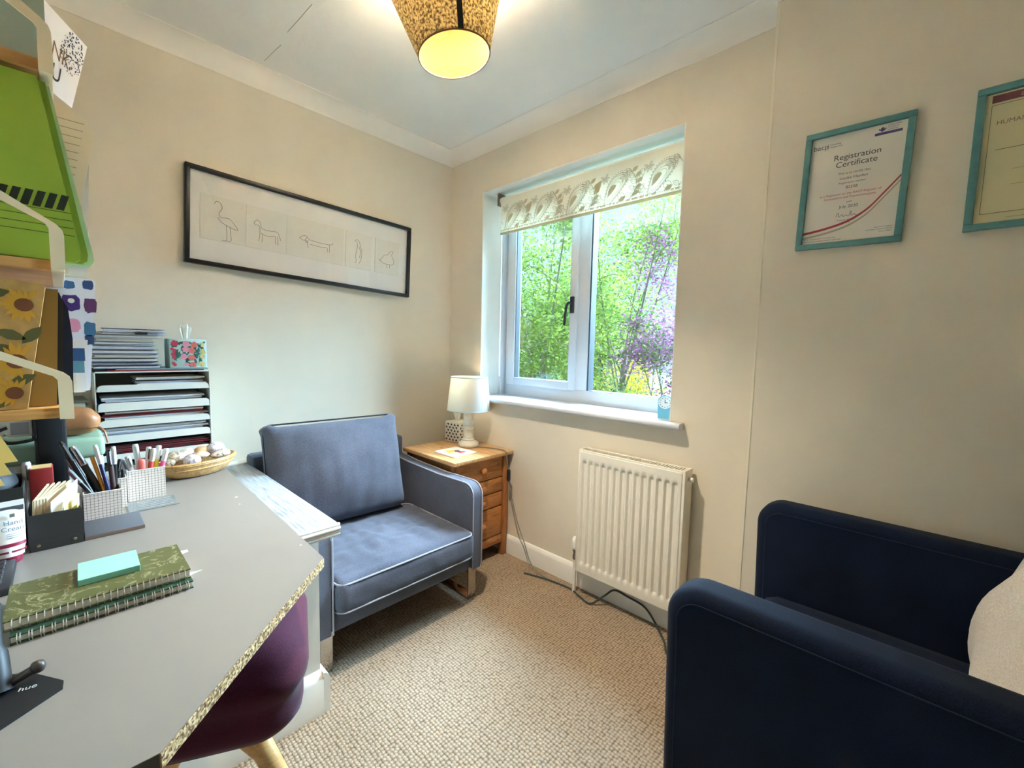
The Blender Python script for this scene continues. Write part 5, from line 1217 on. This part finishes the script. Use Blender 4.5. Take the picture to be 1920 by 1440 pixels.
rc = thing('red_carton', 'small dark red carton behind the index cards', 'carton', (-1.50, -.045, D)); B().box(-1.52, -1.475, -.064, -.026, D, .815, .002).done('carton', M('carton_red', (136, 28, 30), .5), rc, 30, True); B().box(-1.518, -1.477, -.062, -.028, .815, .8165).done('flap', M('carton_cream', (214, 186, 130), .6), rc, 0, True)
pen('white spotted marker leaning beside the red carton', (-1.47, -.068, .665), (-1.50, -.068, .83), .007, (KC, KW, KG), 'markers behind the index cards')

# ------------------------------------------------------------------ loose items on the desk
gw = thing('flat_lid', 'flat dark grey lid lying in front of the pen pots', 'lid', (-1.415, .07, D))
B().box(-1.475, -1.356, .019, .124, D, D+.009, .0015).done('panel', M('slate_board', (86, 88, 94), .6), gw, 30, True); B().box(-1.358, -1.354, .019, .124, D+.001, D+.008).done('edge', M('brown_board_edge', (112, 92, 80), .8), gw, 0, True)
cr = thing('plastic_stencil', 'clear plastic stencil card lying beside the grid pots', 'stencil', (-1.54, .16, D))
B().box(-1.585, -1.495, .106, .214, D+.0005, D+.0025, .0008).done('plate', M('stencil_clear', (140, 144, 142), .12, alpha=.6), cr, 0, True)
for k in range(5): B().box(-1.575+.016*k, -1.572+.016*k, .13, .205, D+.0026, D+.003).done('engraved_line', M('stencil_white', (170, 172, 168), .3), cr, 0, True)
hc = thing('cream_tube', 'white and burgundy hand cream tube standing on its cap at the left edge', 'tube', (-1.325, -.092, D), (0, R(-4), R(10)))
TW = M('tube_white', (236, 230, 222), .35); TB = M('tube_burgundy', (132, 24, 54), .35)
def tubef(u, v):
    a = 2*PI*u; z_ = .032+.082*v; k = 1-v; return Vector((.018*math.cos(a)*(k*.92+.06), .0245*math.sin(a)*(1+.08*v), z_))
b = B(); b.grid(tubef, 28, 10, True); b.face([tubef(k/28, 1) for k in range(28)]); b.face([tubef(k/28, 0) for k in range(28)]); b.done('body', TW, hc, 60)
B().lathe([(.017, 0), (.0185, .003), (.0195, .014)], (0, 0, 0), 28).done('cap', TB, hc, 50)
b = B(); b.grid(lambda u, v: Vector((.0178*math.cos(2*PI*u)*1.02, .0215*math.sin(2*PI*u)*(1+.1*v), .014+.019*v)), 28, 3, True); b.done('shoulder', TW, hc, 60)
for za, zb in ((.022, .026), (.034, .041)):
    b = B(); b.grid(lambda u, v: tubef(u, max(0, (za+(zb-za)*v-.032)/.082))*1 + Vector((.0005*math.cos(2*PI*u), .0005*math.sin(2*PI*u), min(0, (za+(zb-za)*v-.032)))), 28, 2, True); b.done('burgundy_band', TB, hc, 60)
B().box(-.0015, .0015, -.0265, .0265, .113, .125).done('crimp', TW, hc, 30)
B().box(.0012, .0022, -.025, .025, .104, .114).done('silver_band', M('foil', (120, 124, 136), .2, .7), hc, 0)
IT = M('tube_ink', (110, 112, 130), .6)
for s, z_, sz in (('Hand', .078, .0125), ('Cream', .066, .0125)): text('lettering', s, sz, IT, hc, (.0128-(z_-.066)*.2, .008, z_), (PI/2+R(-9), 0, PI/2), 'CENTER')
for k in range(3): B().box(.014, .0146, -.003, .018, .0595-.004*k, .0601-.004*k).done('fine_print', IT, hc, 0)
B().box(.0095, .0105, .004, .011, .093, .1).done('emblem', M('emblem_taupe', (120, 110, 96), .6), hc, 0)
# spiral notebooks
def marbled(name, c1_, c2_):
    t = NT(name); nz = t.n('ShaderNodeTexNoise'); nz.inputs['Scale'].default_value = 26; nz.inputs['Detail'].default_value = 6; nz.inputs['Distortion'].default_value = 2.5; t.l(t.coord(), nz.inputs['Vector'])
    t.l(t.ramp(nz.outputs['Fac'], [(.4, c1_), (.56, c1_), (.60, c2_), (.64, c1_)]), t.b.inputs['Base Color']); t.b.inputs['Roughness'].default_value = .45; t.bump(nz.outputs['Fac'], .3, .001); return t.m
OLV = marbled('olive_marbled_cover', (84, 84, 46), (146, 142, 104)); DGR = marbled('dark_green_cover', (34, 62, 48), (60, 96, 78))
COIL = M('coil_silver', (206, 196, 180), .25, .8); PG_ = M('notebook_pages', (224, 210, 190), .8)
def notebook(label, zb, h, x0, x1, ya, yb, cover, rot, twin):
    c = Vector(((x0+x1)/2, (ya+yb)/2, zb)); o = thing('spiral_notebook', label, 'notebook', c, (0, 0, R(rot)), 'spiral notebooks on the desk'); hx, hy = (x1-x0)/2, (yb-ya)/2
    B().box(-hx, hx-.004, -hy, hy, .0022, h-.0022).done('pages', PG_, o, 0)
    B().box(-hx-.001, hx, -hy-.001, hy+.001, 0, .002).done('back_cover', cover, o, 0); B().box(-hx-.001, hx, -hy-.001, hy+.001, h-.002, h).done('front_cover', cover, o, 0)
    n = 26 if not twin else 18
    for k in range(n):
        yy = -hy+.008+(2*hy-.016)*k/(n-1)
        for q in ((0,) if not twin else (-.0016, .0016)):
            b = B(); rr = h*.56
            b.tube([(hx-.003+rr*.9*math.cos(a), yy+q, h/2+rr*math.sin(a)) for a in [2*PI*i/12 for i in range(12)]], .0008, 5, True); b.done('coil_ring', COIL, o, 50)
    return o
notebook('green wire bound notebook underneath the olive one', D, .014, -1.105, -.955, -.072, .150, DGR, .6, True)
notebook('olive marbled spiral notebook with a mint pad on top', D+.0145, .017, -1.112, -.972, -.078, .150, OLV, 0, False)
for (a, c, m_, lb) in (((-1.12, .145), (-1.095, .168), WHITE, 'white page tab poking from the top corner of the notebook'), ((-1.0, .148), (-.985, .172), M('tab_blue', (176, 206, 214), .6), 'pale blue page tab poking from the right side of the notebook')):
    b = B(); b.prism([(a[0], a[1], D+.012), (c[0], a[1], D+.012), (c[0]-.004, c[1], D+.0145), (a[0]+.01, c[1], D+.0145)], (0, 0, .0004)); tag(b.done('page_tab', m_, sm=0), lb, 'tab')
np_ = thing('sticky_note_pad', 'mint green sticky note pad lying on the olive notebook', 'note pad', (-1.068, .044, D+.032), (0, 0, R(-1)))
B().box(-.041, .041, -.041, .041, 0, .011, .0006).done('pad', M('mint_paper', (134, 192, 168), .7), np_, 0)
b = B()
for k in range(7): b.box(-.0412, .0412, -.0412, .0412, .0012+k*.0014, .0014+k*.0014)
b.done('page_edges', M('mint_edge', (108, 164, 146), .8), np_, 0)['kind'] = 'stuff'
# keyboard
kb = thing('keyboard', 'black keyboard end at the left edge of the desk', 'keyboard', (-1.225, -.2, D))
KBM = M('keyboard_black', (34, 33, 36), .45); KEY = M('key_black', (48, 46, 48), .5)
B().box(-1.30, -1.15, YF+.006, -.081, D, D+.014, .003).done('case', KBM, kb, 40, True)
for r_ in range(5):
    for c_ in range(9):
        xk, yk = -1.282+.024*r_, -.093-.0185*c_
        B().box(xk-.0095, xk+.0095, yk-.0165, yk-.0005, D+.0135, D+.019, .0015, 1).done('key', KEY, kb, 30, True)
# stand with lever at the lower left
sd = thing('phone_stand', 'black desk stand with round lever on a flat base plate', 'stand', (-.82, -.06, D))
o2 = [(-.782, -.024), (-.786, -.018), (-.80, -.017), (-.846, -.045), (-.88, -.085), (-.86, -.15), (-.76, -.15), (-.742, -.085), (-.75, -.069)]
b = B(); b.prism([(x, y_, D) for x, y_ in o2], (0, 0, .004)); b.done('base_plate', M('stand_black', (22, 22, 24), .5), sd, 0, True)
b = B(); b.tube(catmull([(-.825, -.078, D+.004), (-.84, -.080, D+.03), (-.87, -.084, D+.065), (-.90, -.085, D+.09)], 5), [.016]*8+[.013]*8, 12); b.done('post', M('stand_black', (22, 22, 24)), sd, 60, True)
b = B(); b.tube([(-.83, -.07, D+.008), (-.826, -.044, D+.02)], .0055, 10); b.lathe([(0, -.008), (.006, -.006), (.008, 0), (.006, .006), (0, .008)], (-.8255, -.040, D+.022), 14); b.done('lever', M('lever_brown', (62, 50, 44), .4), sd, 60, True)
text('lettering', 'hue', .012, M('logo_silver', (190, 188, 184), .5), sd, (-.81+.82, -.05+.06, .0046), (0, 0, R(78)), 'CENTER')
